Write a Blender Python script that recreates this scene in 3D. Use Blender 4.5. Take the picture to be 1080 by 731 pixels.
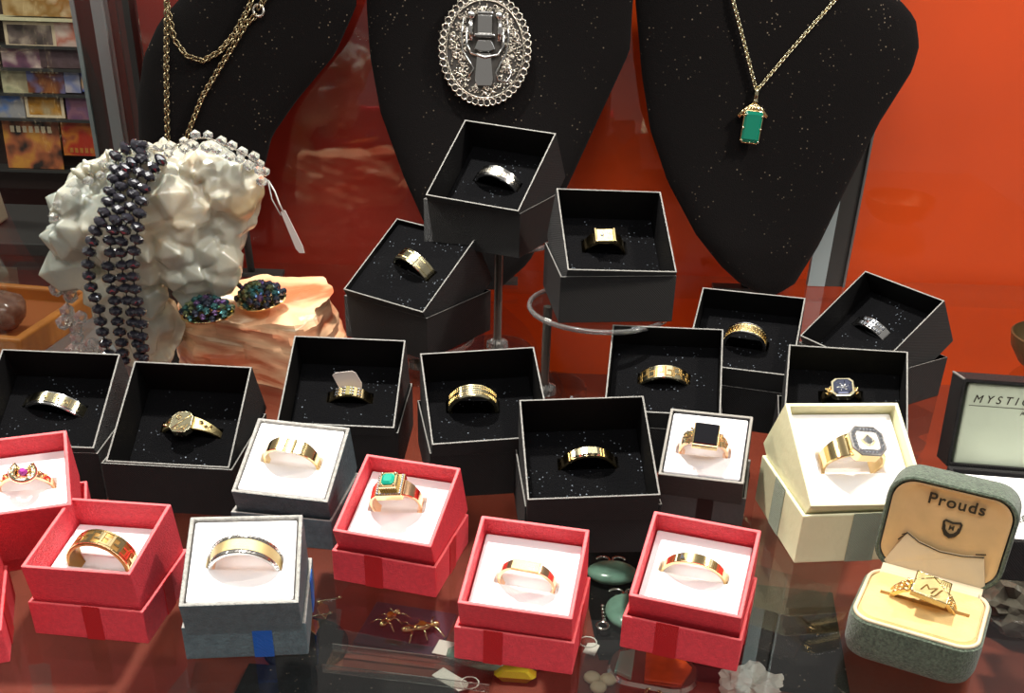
import bpy, bmesh, math, random
from mathutils import Vector, Matrix, noise
PI = math.pi
U = 0.01            # every length below is written in centimetres
random.seed(7)
for _o in list(bpy.data.objects):
    bpy.data.objects.remove(_o)
SC = bpy.context.scene
COL = SC.collection

# ------------------------------------------------------------------ camera
cam_d = bpy.data.cameras.new('camera')
cam = bpy.data.objects.new('camera', cam_d)
COL.objects.link(cam)
cam_d.sensor_width = 36.0
cam_d.lens = 1127.73 / 1080 * 36.0
cam_d.shift_y = 203.4 / 1080
cam_d.clip_start = 0.01
cam_d.clip_end = 50
_p = math.radians(31.708); _r = math.radians(-1.776)
_f = Vector((0, math.cos(_p), -math.sin(_p)))
_u0 = Vector((0, math.sin(_p), math.cos(_p)))
_x0 = Vector((1, 0, 0))
_x = _x0 * math.cos(_r) - _u0 * math.sin(_r)
_u = _x0 * math.sin(_r) + _u0 * math.cos(_r)
cam.matrix_world = Matrix(((_x.x, _u.x, -_f.x, 0), (_x.y, _u.y, -_f.y, 0), (_x.z, _u.z, -_f.z, 27.396 * U), (0, 0, 0, 1)))
SC.camera = cam

# ------------------------------------------------------------------ world, lamps, exposure
SC.view_settings.view_transform = 'Standard'
SC.view_settings.look = 'None'
SC.view_settings.exposure = 0.0
SC.view_settings.gamma = 1.0
SC.view_settings.use_curve_mapping = False
W = bpy.data.worlds.new('shop_air'); SC.world = W
W.use_nodes = True
_bg = W.node_tree.nodes['Background']
_bg.inputs[0].default_value = (1.0, 0.95, 0.9, 1)
_bg.inputs[1].default_value = 0.21


def area_lamp(name, loc, aim, size, power, colour, size_y=None):
    d = bpy.data.lights.new(name, 'AREA')
    d.shape = 'RECTANGLE' if size_y else 'DISK'
    d.size = size * U
    if size_y:
        d.size_y = size_y * U
    d.energy = power
    d.color = colour
    o = bpy.data.objects.new(name, d)
    COL.objects.link(o)
    o.location = Vector(loc) * U
    o.rotation_euler = (Vector(aim) - Vector(loc)).to_track_quat('-Z', 'Y').to_euler()
    return o


_d = bpy.data.lights.new('ceiling_spot', 'SPOT')          # the shop's ceiling spot, aimed down into the case
_d.energy = 70; _d.color = (1.0, 0.965, 0.9); _d.spot_size = math.radians(49); _d.spot_blend = 0.35; _d.shadow_soft_size = 2.4 * U
_o = bpy.data.objects.new('ceiling_spot', _d); COL.objects.link(_o)
_o.location = Vector((-18, 67, 102)) * U
_o.rotation_euler = (Vector((-1, 43, 0)) - Vector((-18, 67, 102))).to_track_quat('-Z', 'Y').to_euler()
area_lamp('right_card_fill', (58, 55, 75), (36, 80, 5), 6, 5.0, (1.0, 0.9, 0.78))  # unseen lamp added to brighten the right of the orange card
area_lamp('overhead_fill', (0, 95, 120), (0, 50, 0), 120, 1.7, (1.0, 0.97, 0.92), 40)  # added soft light, gives the gold rings something bright to reflect
area_lamp('front_fill', (-10, -40, 150), (0, 60, 0), 90, 12, (1.0, 0.97, 0.93), 60)  # unseen fill added for the front faces and for highlights
area_lamp('side_fill', (110, 20, 120), (5, 60, 0), 70, 5.5, (0.93, 0.97, 1.0), 40)  # unseen fill added to lift the right side
area_lamp('rack_fill', (-200, 120, 170), (-90, 220, -10), 70, 40, (1.0, 0.95, 0.86), 70)  # unseen fill added to light the far card rack


# ------------------------------------------------------------------ materials
def srgb(r, g, b):
    def f(c):
        c /= 255.0
        return c / 12.92 if c <= 0.04045 else ((c + 0.055) / 1.055) ** 2.4
    return (f(r), f(g), f(b), 1)


def mat(name, col, rough=0.5, metal=0.0, bump=0.0, scale=200, kind='noise', spec=0.5, vary=0.0, vscale=40, sheen=0.0, sub=0.0,
        trans=0.0, ior=1.45, coat=0.0, detail=4, stretch=None):
    m = bpy.data.materials.new(name)
    m.use_nodes = True
    nt = m.node_tree
    b = nt.nodes['Principled BSDF']
    b.inputs['Base Color'].default_value = col
    b.inputs['Roughness'].default_value = rough
    b.inputs['Metallic'].default_value = metal
    b.inputs['Specular IOR Level'].default_value = spec
    b.inputs['IOR'].default_value = ior
    b.inputs['Transmission Weight'].default_value = trans
    b.inputs['Coat Weight'].default_value = coat
    b.inputs['Sheen Weight'].default_value = sheen
    if sub:
        b.inputs['Subsurface Weight'].default_value = sub
        b.inputs['Subsurface Radius'].default_value = (1.0, 0.8, 0.6)
        b.inputs['Subsurface Scale'].default_value = 0.01
    tc = nt.nodes.new('ShaderNodeTexCoord')
    mp = nt.nodes.new('ShaderNodeMapping')
    nt.links.new(tc.outputs['Object'], mp.inputs[0])
    if stretch:
        mp.inputs['Scale'].default_value = stretch
    if bump:
        if kind == 'noise':
            n = nt.nodes.new('ShaderNodeTexNoise')
            n.inputs['Scale'].default_value = scale
            n.inputs['Detail'].default_value = detail
            out = n.outputs['Fac']
        elif kind == 'voronoi':
            n = nt.nodes.new('ShaderNodeTexVoronoi')
            n.inputs['Scale'].default_value = scale
            out = n.outputs['Distance']
        else:                                   # fine woven threads in two directions
            n = nt.nodes.new('ShaderNodeTexWave')
            n.wave_type = 'BANDS'; n.bands_direction = 'Z'
            n.inputs['Scale'].default_value = scale
            n.inputs['Distortion'].default_value = 0.6
            n2 = nt.nodes.new('ShaderNodeTexWave')
            n2.wave_type = 'BANDS'; n2.bands_direction = 'DIAGONAL'
            n2.inputs['Scale'].default_value = scale * 0.6
            nt.links.new(mp.outputs[0], n2.inputs['Vector'])
            mx = nt.nodes.new('ShaderNodeMath'); mx.operation = 'ADD'
            nt.links.new(n.outputs['Fac'], mx.inputs[0]); nt.links.new(n2.outputs['Fac'], mx.inputs[1])
            out = mx.outputs[0]
        nt.links.new(mp.outputs[0], n.inputs['Vector'])
        bp = nt.nodes.new('ShaderNodeBump')
        bp.inputs['Strength'].default_value = bump
        bp.inputs['Distance'].default_value = 0.0008
        nt.links.new(out, bp.inputs['Height'])
        nt.links.new(bp.outputs[0], b.inputs['Normal'])
    if vary:
        n = nt.nodes.new('ShaderNodeTexNoise')
        n.inputs['Scale'].default_value = vscale
        n.inputs['Detail'].default_value = 5
        nt.links.new(mp.outputs[0], n.inputs['Vector'])
        r = nt.nodes.new('ShaderNodeValToRGB')
        r.color_ramp.elements[0].position = 0.3; r.color_ramp.elements[1].position = 0.7
        r.color_ramp.elements[0].color = tuple(c * (1 - vary) for c in col[:3]) + (1,)
        r.color_ramp.elements[1].color = tuple(min(1, c * (1 + vary)) for c in col[:3]) + (1,)
        nt.links.new(n.outputs['Fac'], r.inputs[0])
        nt.links.new(r.outputs[0], b.inputs['Base Color'])
    return m


def specked(name, col, speck, scale=900, cut=0.12, rough=0.9, sheen=0.0, bump=0.4, spec=0.3):
    """cloth with tiny pale fibres and dust caught on it"""
    m = mat(name, col, rough=rough, bump=bump, scale=1500, sheen=sheen, spec=spec)
    nt = m.node_tree; b = nt.nodes['Principled BSDF']
    tc = nt.nodes.new('ShaderNodeTexCoord')
    v = nt.nodes.new('ShaderNodeTexVoronoi'); v.inputs['Scale'].default_value = scale
    n = nt.nodes.new('ShaderNodeTexNoise'); n.inputs['Scale'].default_value = scale / 5
    r = nt.nodes.new('ShaderNodeValToRGB')
    r.color_ramp.elements[0].position = cut * 0.5; r.color_ramp.elements[0].color = (1, 1, 1, 1)
    r.color_ramp.elements[1].position = cut; r.color_ramp.elements[1].color = (0, 0, 0, 1)
    r2 = nt.nodes.new('ShaderNodeValToRGB')
    r2.color_ramp.elements[0].position = 0.5; r2.color_ramp.elements[1].position = 0.62
    mul = nt.nodes.new('ShaderNodeMath'); mul.operation = 'MULTIPLY'
    mx = nt.nodes.new('ShaderNodeMixRGB')
    mx.inputs[1].default_value = col; mx.inputs[2].default_value = speck
    nt.links.new(tc.outputs['Object'], v.inputs['Vector']); nt.links.new(tc.outputs['Object'], n.inputs['Vector'])
    nt.links.new(v.outputs['Distance'], r.inputs[0]); nt.links.new(n.outputs['Fac'], r2.inputs[0])
    nt.links.new(r.outputs[0], mul.inputs[0]); nt.links.new(r2.outputs[0], mul.inputs[1])
    nt.links.new(mul.outputs[0], mx.inputs[0]); nt.links.new(mx.outputs[0], b.inputs['Base Color'])
    return m


def sheet_glass(name, tint, ior=1.5, extra=0.0):
    """thin clear sheet: sees through, reflects by angle"""
    m = bpy.data.materials.new(name); m.use_nodes = True
    nt = m.node_tree; nt.nodes.clear()
    out = nt.nodes.new('ShaderNodeOutputMaterial')
    t = nt.nodes.new('ShaderNodeBsdfTransparent'); t.inputs[0].default_value = tint
    g = nt.nodes.new('ShaderNodeBsdfGlossy'); g.inputs['Roughness'].default_value = 0.0
    g.inputs[0].default_value = (1, 1, 1, 1)
    f = nt.nodes.new('ShaderNodeFresnel')
    ge = nt.nodes.new('ShaderNodeNewGeometry')          # the far face of a thin sheet reflects like its near face
    mr = nt.nodes.new('ShaderNodeMapRange')
    mr.inputs['To Min'].default_value = ior; mr.inputs['To Max'].default_value = 1.0 / ior
    nt.links.new(ge.outputs['Backfacing'], mr.inputs['Value']); nt.links.new(mr.outputs[0], f.inputs[0])
    a = nt.nodes.new('ShaderNodeMath'); a.operation = 'ADD'; a.inputs[1].default_value = extra
    mx = nt.nodes.new('ShaderNodeMixShader')
    nt.links.new(f.outputs[0], a.inputs[0]); nt.links.new(a.outputs[0], mx.inputs[0])
    nt.links.new(t.outputs[0], mx.inputs[1]); nt.links.new(g.outputs[0], mx.inputs[2])
    nt.links.new(mx.outputs[0], out.inputs[0])
    return m


M = {}
M['black_card'] = mat('black_card', srgb(30, 28, 28), rough=0.5, spec=0.35, bump=0.8, scale=800, kind='weave')
M['black_inner'] = mat('black_inner', srgb(8, 7, 8), spec=0.25, rough=0.6, bump=0.3, scale=900, kind='weave')
M['worn_lit_edge'] = mat('worn_lit_edge', srgb(122, 120, 115), rough=0.5, vary=0.25, vscale=900)  # worn rim paper, greyed lighter to include the light its edge catches
M['black_foam'] = specked('black_foam', srgb(6, 6, 8), srgb(130, 138, 148), scale=420, cut=0.2, rough=0.95, sheen=0.0, bump=0.9, spec=0.15)
M['white_foam'] = mat('white_foam', srgb(244, 241, 242), rough=0.8, bump=0.15, scale=700)
M['red_paper'] = mat('red_paper', srgb(218, 62, 74), rough=0.5, bump=0.9, scale=1300, vary=0.10, vscale=500)
M['red_edge'] = mat('red_edge', srgb(226, 104, 106), rough=0.55, bump=0.5, scale=350, vary=0.08, vscale=300)
M['red_ribbon'] = mat('red_ribbon', srgb(224, 16, 28), rough=0.35, bump=0.8, scale=900, kind='weave')
M['grey_paper'] = mat('grey_paper', srgb(80, 98, 104), rough=0.5, bump=0.9, scale=900, vary=0.2, vscale=300)
M['grey_edge'] = mat('grey_edge', srgb(164, 162, 156), rough=0.6, bump=0.8, scale=900, vary=0.2, vscale=400)
M['blue_ribbon'] = mat('blue_ribbon', srgb(28, 108, 214), rough=0.35, bump=0.9, scale=700, kind='weave')
M['slate_paper'] = mat('slate_paper', srgb(60, 60, 60), rough=0.5, bump=0.5, scale=350, vary=0.08)
M['slate_edge'] = mat('slate_edge', srgb(140, 136, 128), rough=0.5, vary=0.1)
M['black_ribbon'] = mat('black_ribbon', srgb(14, 13, 14), rough=0.3)
M['cream_paper'] = mat('cream_paper', srgb(220, 216, 176), rough=0.45, bump=0.25, scale=260, vary=0.04)
M['cream_edge'] = mat('cream_edge', srgb(236, 232, 196), rough=0.5)
M['sage_ribbon'] = mat('sage_ribbon', srgb(168, 178, 152), rough=0.35, bump=0.8, scale=900, kind='weave')
M['gold'] = mat('gold', (0.88, 0.68, 0.35, 1), rough=0.13, metal=1.0)
M['pale_gold'] = mat('pale_gold', (0.84, 0.76, 0.50, 1), rough=0.14, metal=1.0)
M['rose_gold'] = mat('rose_gold', (0.95, 0.60, 0.36, 1), rough=0.15, metal=1.0)
M['gold_matte'] = mat('gold_matte', (0.72, 0.58, 0.28, 1), rough=0.38, metal=1.0, bump=0.5, scale=2500)
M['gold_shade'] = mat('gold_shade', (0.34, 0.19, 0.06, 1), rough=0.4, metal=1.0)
M['gold_dark'] = mat('gold_dark', (0.22, 0.14, 0.05, 1), rough=0.4, metal=1.0)
M['silver'] = mat('silver', (0.78, 0.77, 0.74, 1), rough=0.14, metal=1.0)
M['silver_dark'] = mat('silver_dark', (0.12, 0.11, 0.10, 1), rough=0.45, metal=0.8)
M['old_silver'] = mat('old_silver', (0.68, 0.63, 0.54, 1), rough=0.25, metal=1.0, bump=0.5, scale=900)
M['grey_metal'] = mat('grey_metal', (0.26, 0.25, 0.24, 1), rough=0.3, metal=1.0, bump=0.5, scale=1500)
M['diamond'] = mat('diamond', (0.8, 0.83, 0.88, 1), rough=0.03, metal=0.95)
M['emerald'] = mat('emerald', (0.0, 0.20, 0.12, 1), rough=0.05, spec=0.9, coat=0.6)
M['jade_light'] = mat('jade_light', (0.01, 0.36, 0.24, 1), rough=0.08, spec=0.9)
M['onyx'] = mat('onyx', (0.006, 0.006, 0.008, 1), rough=0.05, spec=0.7, coat=0.5)
M['ruby'] = mat('ruby', (0.35, 0.03, 0.28, 1), rough=0.06, spec=0.9)
M['blue_stone'] = mat('blue_stone', srgb(66, 70, 88), rough=0.08, metal=0.5)
M['velvet_black'] = specked('velvet_black', srgb(14, 11, 11), srgb(140, 126, 108), scale=300, cut=0.17, rough=0.95, spec=0.2, sheen=0.02, bump=0.6)
M['velvet_green'] = mat('velvet_green', srgb(80, 92, 76), rough=0.9, bump=1.0, scale=1200, vary=0.5, vscale=900, sheen=0.25)
M['velvet_tan'] = mat('velvet_tan', srgb(222, 186, 122), rough=0.85, bump=0.3, scale=600, vary=0.1, vscale=90, sheen=0.2)
M['satin_tan'] = mat('satin_tan', srgb(214, 180, 130), rough=0.45, bump=0.3, scale=120, vary=0.1, vscale=60)
M['satin_cream'] = mat('satin_cream', srgb(216, 198, 165), rough=0.4, bump=0.4, scale=160, vary=0.06)
M['ink'] = mat('ink', srgb(48, 40, 28), rough=0.7)
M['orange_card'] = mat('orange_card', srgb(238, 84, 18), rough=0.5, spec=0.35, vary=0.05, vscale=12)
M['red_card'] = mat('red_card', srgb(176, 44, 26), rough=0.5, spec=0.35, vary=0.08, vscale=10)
M['shaded_deck_paper'] = mat('shaded_deck_paper', srgb(120, 46, 28), rough=0.6, vary=0.12, vscale=30)  # deck paper, with shade and glass reflections put into its red-brown
M['shelf_glass'] = sheet_glass('shelf_glass', (0.93, 0.95, 0.93, 1), 1.5, 0.015)
M['pane_glass'] = sheet_glass('pane_glass', (0.95, 0.96, 0.95, 1), 1.5)
M['acrylic'] = sheet_glass('acrylic', (0.86, 0.88, 0.87, 1), 1.49, 0.02)
M['acrylic_edge'] = mat('acrylic_edge', (0.8, 0.8, 0.78, 1), rough=0.1, trans=0.9, ior=1.49)
M['crystal'] = mat('crystal', (0.95, 0.95, 0.92, 1), rough=0.04, trans=0.86, ior=1.4, spec=0.9)
M['aluminium'] = mat('aluminium', srgb(150, 160, 160), rough=0.32, metal=0.9)
M['dark_metal'] = mat('dark_metal', srgb(58, 58, 56), rough=0.45, metal=0.15)
M['pale_metal'] = mat('pale_metal', srgb(165, 182, 184), rough=0.35, metal=0.3)
M['black_bead'] = mat('black_bead', (0.02, 0.019, 0.026, 1), rough=0.04, spec=1.0, coat=1.0)
M['tag_paper'] = mat('tag_paper', srgb(226, 214, 206), rough=0.6)
M['white_cord'] = mat('white_cord', srgb(232, 228, 220), rough=0.7)
M['jade'] = mat('jade', srgb(120, 156, 140), rough=0.2, vary=0.25, vscale=90, sub=0.1)
M['wood'] = mat('wood', srgb(176, 112, 44), rough=0.5, vary=0.2, vscale=30, stretch=(1, 6, 1))


# ------------------------------------------------------------------ builders
def link(name, bm, mats, parent=None, smooth=False, bevel=0.0, seg=2, mtx=None, auto=None):
    """writes a bmesh (in cm) as one object"""
    bmesh.ops.scale(bm, vec=(U, U, U), verts=bm.verts)
    me = bpy.data.meshes.new(name)
    bm.normal_update()
    bm.to_mesh(me); bm.free()
    if not isinstance(mats, (list, tuple)):
        mats = [mats]
    for m in mats:
        me.materials.append(M[m] if isinstance(m, str) else m)
    if smooth:
        for p in me.polygons:
            p.use_smooth = True
    if auto is not None:
        for p in me.polygons:
            p.use_smooth = True
        try:
            me.set_sharp_from_angle(angle=math.radians(auto))
        except Exception:
            pass
    o = bpy.data.objects.new(name, me)
    COL.objects.link(o)
    if parent is not None:
        o.parent = parent
    if mtx is not None:
        o.matrix_local = mtx if parent is None else mtx
    if bevel:
        b = o.modifiers.new('edge', 'BEVEL'); b.width = bevel * U; b.segments = seg; b.limit_method = 'ANGLE'
        b.angle_limit = math.radians(35)
    return o


def T(x, y, z):
    return Matrix.Translation(Vector((x, y, z)) * U)


def Rz(d):
    return Matrix.Rotation(math.radians(d), 4, 'Z')


def Rx(d):
    return Matrix.Rotation(math.radians(d), 4, 'X')


def Ry(d):
    return Matrix.Rotation(math.radians(d), 4, 'Y')


def thing(name, label, cat, loc=(0, 0, 0), rz=0, group=None, mtx=None):
    o = bpy.data.objects.new(name, None)
    o.empty_display_size = 0.01
    COL.objects.link(o)
    o.matrix_world = mtx if mtx is not None else T(*loc) @ Rz(rz)
    return tag(o, label, cat, group)


def tag(o, label, cat, group=None):
    o['label'] = label; o['category'] = cat
    if group:
        o['group'] = group
    return o


def struct(o):
    o['kind'] = 'structure'
    return o


def box(bm, x0, x1, y0, y1, z0, z1, mi=0, mtx=None):
    vs = [bm.verts.new((x, y, z)) for z in (z0, z1) for y in (y0, y1) for x in (x0, x1)]
    fs = []
    for f in ((0, 2, 3, 1), (4, 5, 7, 6), (0, 1, 5, 4), (2, 6, 7, 3), (0, 4, 6, 2), (1, 3, 7, 5)):
        fc = bm.faces.new([vs[i] for i in f]); fc.material_index = mi; fs.append(fc)
    if mtx is not None:
        bmesh.ops.transform(bm, matrix=mtx, verts=vs)
    return vs


def open_box(bm, x0, x1, y0, y1, z0, z1, th, mi_out=0, mi_in=0, mi_rim=0, floor=None):
    """a lidless box with real walls: outer skin, rim and inner skin"""
    floor = th if floor is None else floor
    def ring(x0, x1, y0, y1, z):
        return [bm.verts.new(p) for p in ((x0, y0, z), (x1, y0, z), (x1, y1, z), (x0, y1, z))]
    ob = ring(x0, x1, y0, y1, z0); ot = ring(x0, x1, y0, y1, z1)
    it = ring(x0 + th, x1 - th, y0 + th, y1 - th, z1); ib = ring(x0 + th, x1 - th, y0 + th, y1 - th, z0 + floor)
    bm.faces.new(ob[::-1]).material_index = mi_out
    bm.faces.new(ib).material_index = mi_in
    for i in range(4):
        j = (i + 1) % 4
        bm.faces.new((ob[i], ob[j], ot[j], ot[i])).material_index = mi_out
        bm.faces.new((ot[i], ot[j], it[j], it[i])).material_index = mi_rim
        bm.faces.new((it[i], it[j], ib[j], ib[i])).material_index = mi_in


def slotted_block(bm, x0, x1, y0, y1, z0, z1, sx, sy, cx=0, cy=0, depth=0.7, ang=0):
    """foam block with a slot cut in its top"""
    ca, sa = math.cos(math.radians(ang)), math.sin(math.radians(ang))
    def slot(z):
        return [bm.verts.new((cx + a * sx * ca - b * sy * sa, cy + a * sx * sa + b * sy * ca, z)) for a, b in ((-1, -1), (1, -1), (1, 1), (-1, 1))]
    def ring(z):
        return [bm.verts.new(p) for p in ((x0, y0, z), (x1, y0, z), (x1, y1, z), (x0, y1, z))]
    ob, ot, st, sb = ring(z0), ring(z1), slot(z1), slot(z1 - depth)
    bm.faces.new(ob[::-1]); bm.faces.new(sb)
    for i in range(4):
        j = (i + 1) % 4
        bm.faces.new((ob[i], ob[j], ot[j], ot[i]))
        bm.faces.new((ot[i], ot[j], st[j], st[i]))
        bm.faces.new((st[i], st[j], sb[j], sb[i]))


def tube(bm, pts, r, n=8, closed=False, mi=0, taper=None):
    pts = [Vector(p) for p in pts]
    m = len(pts)
    rings = []
    up = Vector((0, 0, 1))
    prev = None
    for i, p in enumerate(pts):
        if closed:
            d = pts[(i + 1) % m] - pts[i - 1]
        else:
            d = pts[min(i + 1, m - 1)] - pts[max(i - 1, 0)]
        d.normalize()
        if prev is None:
            a = up if abs(d.z) < 0.9 else Vector((1, 0, 0))
            s = d.cross(a).normalized()
        else:
            s = (prev - d * prev.dot(d)).normalized()
        prev = s
        t = d.cross(s)
        rr = r * (taper(i / (m - 1)) if taper else 1)
        rings.append([bm.verts.new(p + (s * math.cos(2 * PI * k / n) + t * math.sin(2 * PI * k / n)) * rr) for k in range(n)])
    for i in range(m if closed else m - 1):
        a, b = rings[i], rings[(i + 1) % m]
        for k in range(n):
            f = bm.faces.new((a[k], a[(k + 1) % n], b[(k + 1) % n], b[k])); f.material_index = mi; f.smooth = True
    if not closed:
        bm.faces.new(rings[0][::-1]).material_index = mi
        bm.faces.new(rings[-1]).material_index = mi


def lathe(bm, prof, n=32, mi=0, mtx=None):
    """prof: (radius, z) from bottom to top; ends closed"""
    rings = []
    vs = []
    for r, z in prof:
        rg = [bm.verts.new((r * math.cos(2 * PI * k / n), r * math.sin(2 * PI * k / n), z)) for k in range(n)]
        rings.append(rg); vs += rg
    for a, b in zip(rings, rings[1:]):
        for k in range(n):
            bm.faces.new((a[k], a[(k + 1) % n], b[(k + 1) % n], b[k])).material_index = mi
    bm.faces.new(rings[0][::-1]).material_index = mi
    bm.faces.new(rings[-1]).material_index = mi
    if mtx is not None:
        bmesh.ops.transform(bm, matrix=mtx, verts=vs)
    return vs


def prism(bm, outline, z0, z1, mi=0, mtx=None, top_scale=1.0, mid=(0, 0)):
    a = [bm.verts.new((x, y, z0)) for x, y in outline]
    b = [bm.verts.new((mid[0] + (x - mid[0]) * top_scale, mid[1] + (y - mid[1]) * top_scale, z1)) for x, y in outline]
    n = len(a)
    bm.faces.new(a[::-1]).material_index = mi
    bm.faces.new(b).material_index = mi
    for k in range(n):
        bm.faces.new((a[k], a[(k + 1) % n], b[(k + 1) % n], b[k])).material_index = mi
    if mtx is not None:
        bmesh.ops.transform(bm, matrix=mtx, verts=a + b)
    return a + b


def ball(bm, c, r, sub=2, mi=0, scale=(1, 1, 1), smooth=True):
    res = bmesh.ops.create_icosphere(bm, subdivisions=sub, radius=r)
    vs = res['verts']
    for v in vs:
        v.co = Vector((v.co.x * scale[0] + c[0], v.co.y * scale[1] + c[1], v.co.z * scale[2] + c[2]))
    for f in {f for v in vs for f in v.link_faces}:
        f.material_index = mi; f.smooth = smooth
    return vs


def rounded(w, d, r, n=6):
    pts = []
    for cx, cy, a0 in ((w / 2 - r, -d / 2 + r, -90), (w / 2 - r, d / 2 - r, 0), (-w / 2 + r, d / 2 - r, 90), (-w / 2 + r, -d / 2 + r, 180)):
        for k in range(n + 1):
            a = math.radians(a0 + 90 * k / n)
            pts.append((cx + r * math.cos(a), cy + r * math.sin(a)))
    return pts


def octagon(w, d, c):
    a, b = w / 2, d / 2
    return [(a - c, -b), (a, -b + c), (a, b - c), (a - c, b), (-a + c, b), (-a, b - c), (-a, -b + c), (-a + c, -b)]


def text(name, body, size, material, parent, mtx, extrude=0.01, shear=0.0, bold=0.0, spacing=1.0, align='CENTER'):
    c = bpy.data.curves.new(name, 'FONT')
    c.body = body
    c.size = size * U
    c.extrude = extrude * U
    c.offset = bold * U
    c.shear = shear
    c.space_character = spacing
    c.align_x = align; c.align_y = 'CENTER'
    c.materials.append(M[material])
    tmp = bpy.data.objects.new(name + '_outline', c)
    me = bpy.data.meshes.new_from_object(tmp)
    bpy.data.objects.remove(tmp)
    me.name = name
    o = bpy.data.objects.new(name, me)
    COL.objects.link(o)
    o.parent = parent
    o.matrix_local = mtx
    return o

# ------------------------------------------------------------------ the case
def slab(name, x0, x1, y0, y1, z0, z1, m, bevel=0.0):
    bm = bmesh.new(); box(bm, x0, x1, y0, y1, z0, z1)
    return struct(link(name, bm, m, bevel=bevel))


slab('trim_1', -70, 70, 8, 86.5, -0.6, 0.0, 'shelf_glass')                       # glass shelf
slab('floor', -70, 70, 0, 90, -11.0, -10.0, 'shaded_deck_paper')                     # lower display deck
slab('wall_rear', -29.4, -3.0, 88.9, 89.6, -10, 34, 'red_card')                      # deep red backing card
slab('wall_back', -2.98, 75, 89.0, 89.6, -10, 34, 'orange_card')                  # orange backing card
slab('window_1', -29.9, -29.5, 20, 86, 0.02, 45, 'pane_glass')                    # side pane
slab('window_2', -28.8, 70, 86.6, 87.0, -2.0, 34, 'pane_glass')                    # sliding back pane

post = thing('corner_post', 'grey aluminium upright at the left rear corner of the case', 'upright', (-31.1, 88, -10))
post['kind'] = 'structure'
post.name = 'trim_2'
for nm, xa, xb, ya, yb, mm in (('dark_channel', -2.3, -1.0, -0.9, 0.9, 'dark_metal'), ('pale_strip', -1.0, -0.1, -1.3, -1.0, 'pale_metal'),
                               ('web', -1.0, 0.2, -1.0, 0.9, 'aluminium'), ('dark_strip', 0.2, 1.7, -0.9, 0.9, 'dark_metal'), ('outer_fin', -2.6, -2.3, -1.1, 0.9, 'pale_metal')):
    bm = bmesh.new(); box(bm, xa, xb, ya, yb, 0, 56)
    link(nm, bm, mm, post, bevel=0.04)
post2 = thing('trim_3', 'grey aluminium upright behind the right bust', 'upright', (25.1, 85, 0))
post2['kind'] = 'structure'
for nm, xa, xb, ya, yb, mm in (('pale_strip', -1.9, -0.5, -0.4, 0.2, 'pale_metal'), ('dark_channel', -0.5, 0.9, -0.3, 0.6, 'dark_metal'), ('edge_fin', 0.9, 1.1, -0.5, 0.6, 'aluminium')):
    bm = bmesh.new(); box(bm, xa, xb, ya, yb, 0.02, 45)
    link(nm, bm, mm, post2, bevel=0.03)

# shop beyond the side pane
slab('wall_left', -190, -60, 236, 238, -60, 60, mat('dim_wall', srgb(70, 30, 24), rough=0.8, vary=0.3, vscale=2))

def cardmat(i, base, c2, c3):
    m = mat('card_print_%d' % i, srgb(*base), rough=0.4)
    nt = m.node_tree; b = nt.nodes['Principled BSDF']
    tc = nt.nodes.new('ShaderNodeTexCoord')
    n = nt.nodes.new('ShaderNodeTexNoise'); n.inputs['Scale'].default_value = 22; n.inputs['Detail'].default_value = 2
    mp = nt.nodes.new('ShaderNodeMapping'); mp.inputs['Location'].default_value = (i * 3.1, i * 1.7, 0)
    r = nt.nodes.new('ShaderNodeValToRGB')
    e = r.color_ramp.elements
    e[0].position = 0.38; e[0].color = srgb(*base)
    e[1].position = 0.5; e[1].color = srgb(*c2)
    e.new(0.62).color = srgb(*c3)
    nt.links.new(tc.outputs['Object'], mp.inputs[0]); nt.links.new(mp.outputs[0], n.inputs['Vector'])
    nt.links.new(n.outputs['Fac'], r.inputs[0]); nt.links.new(r.outputs[0], b.inputs['Base Color'])
    return m


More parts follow.
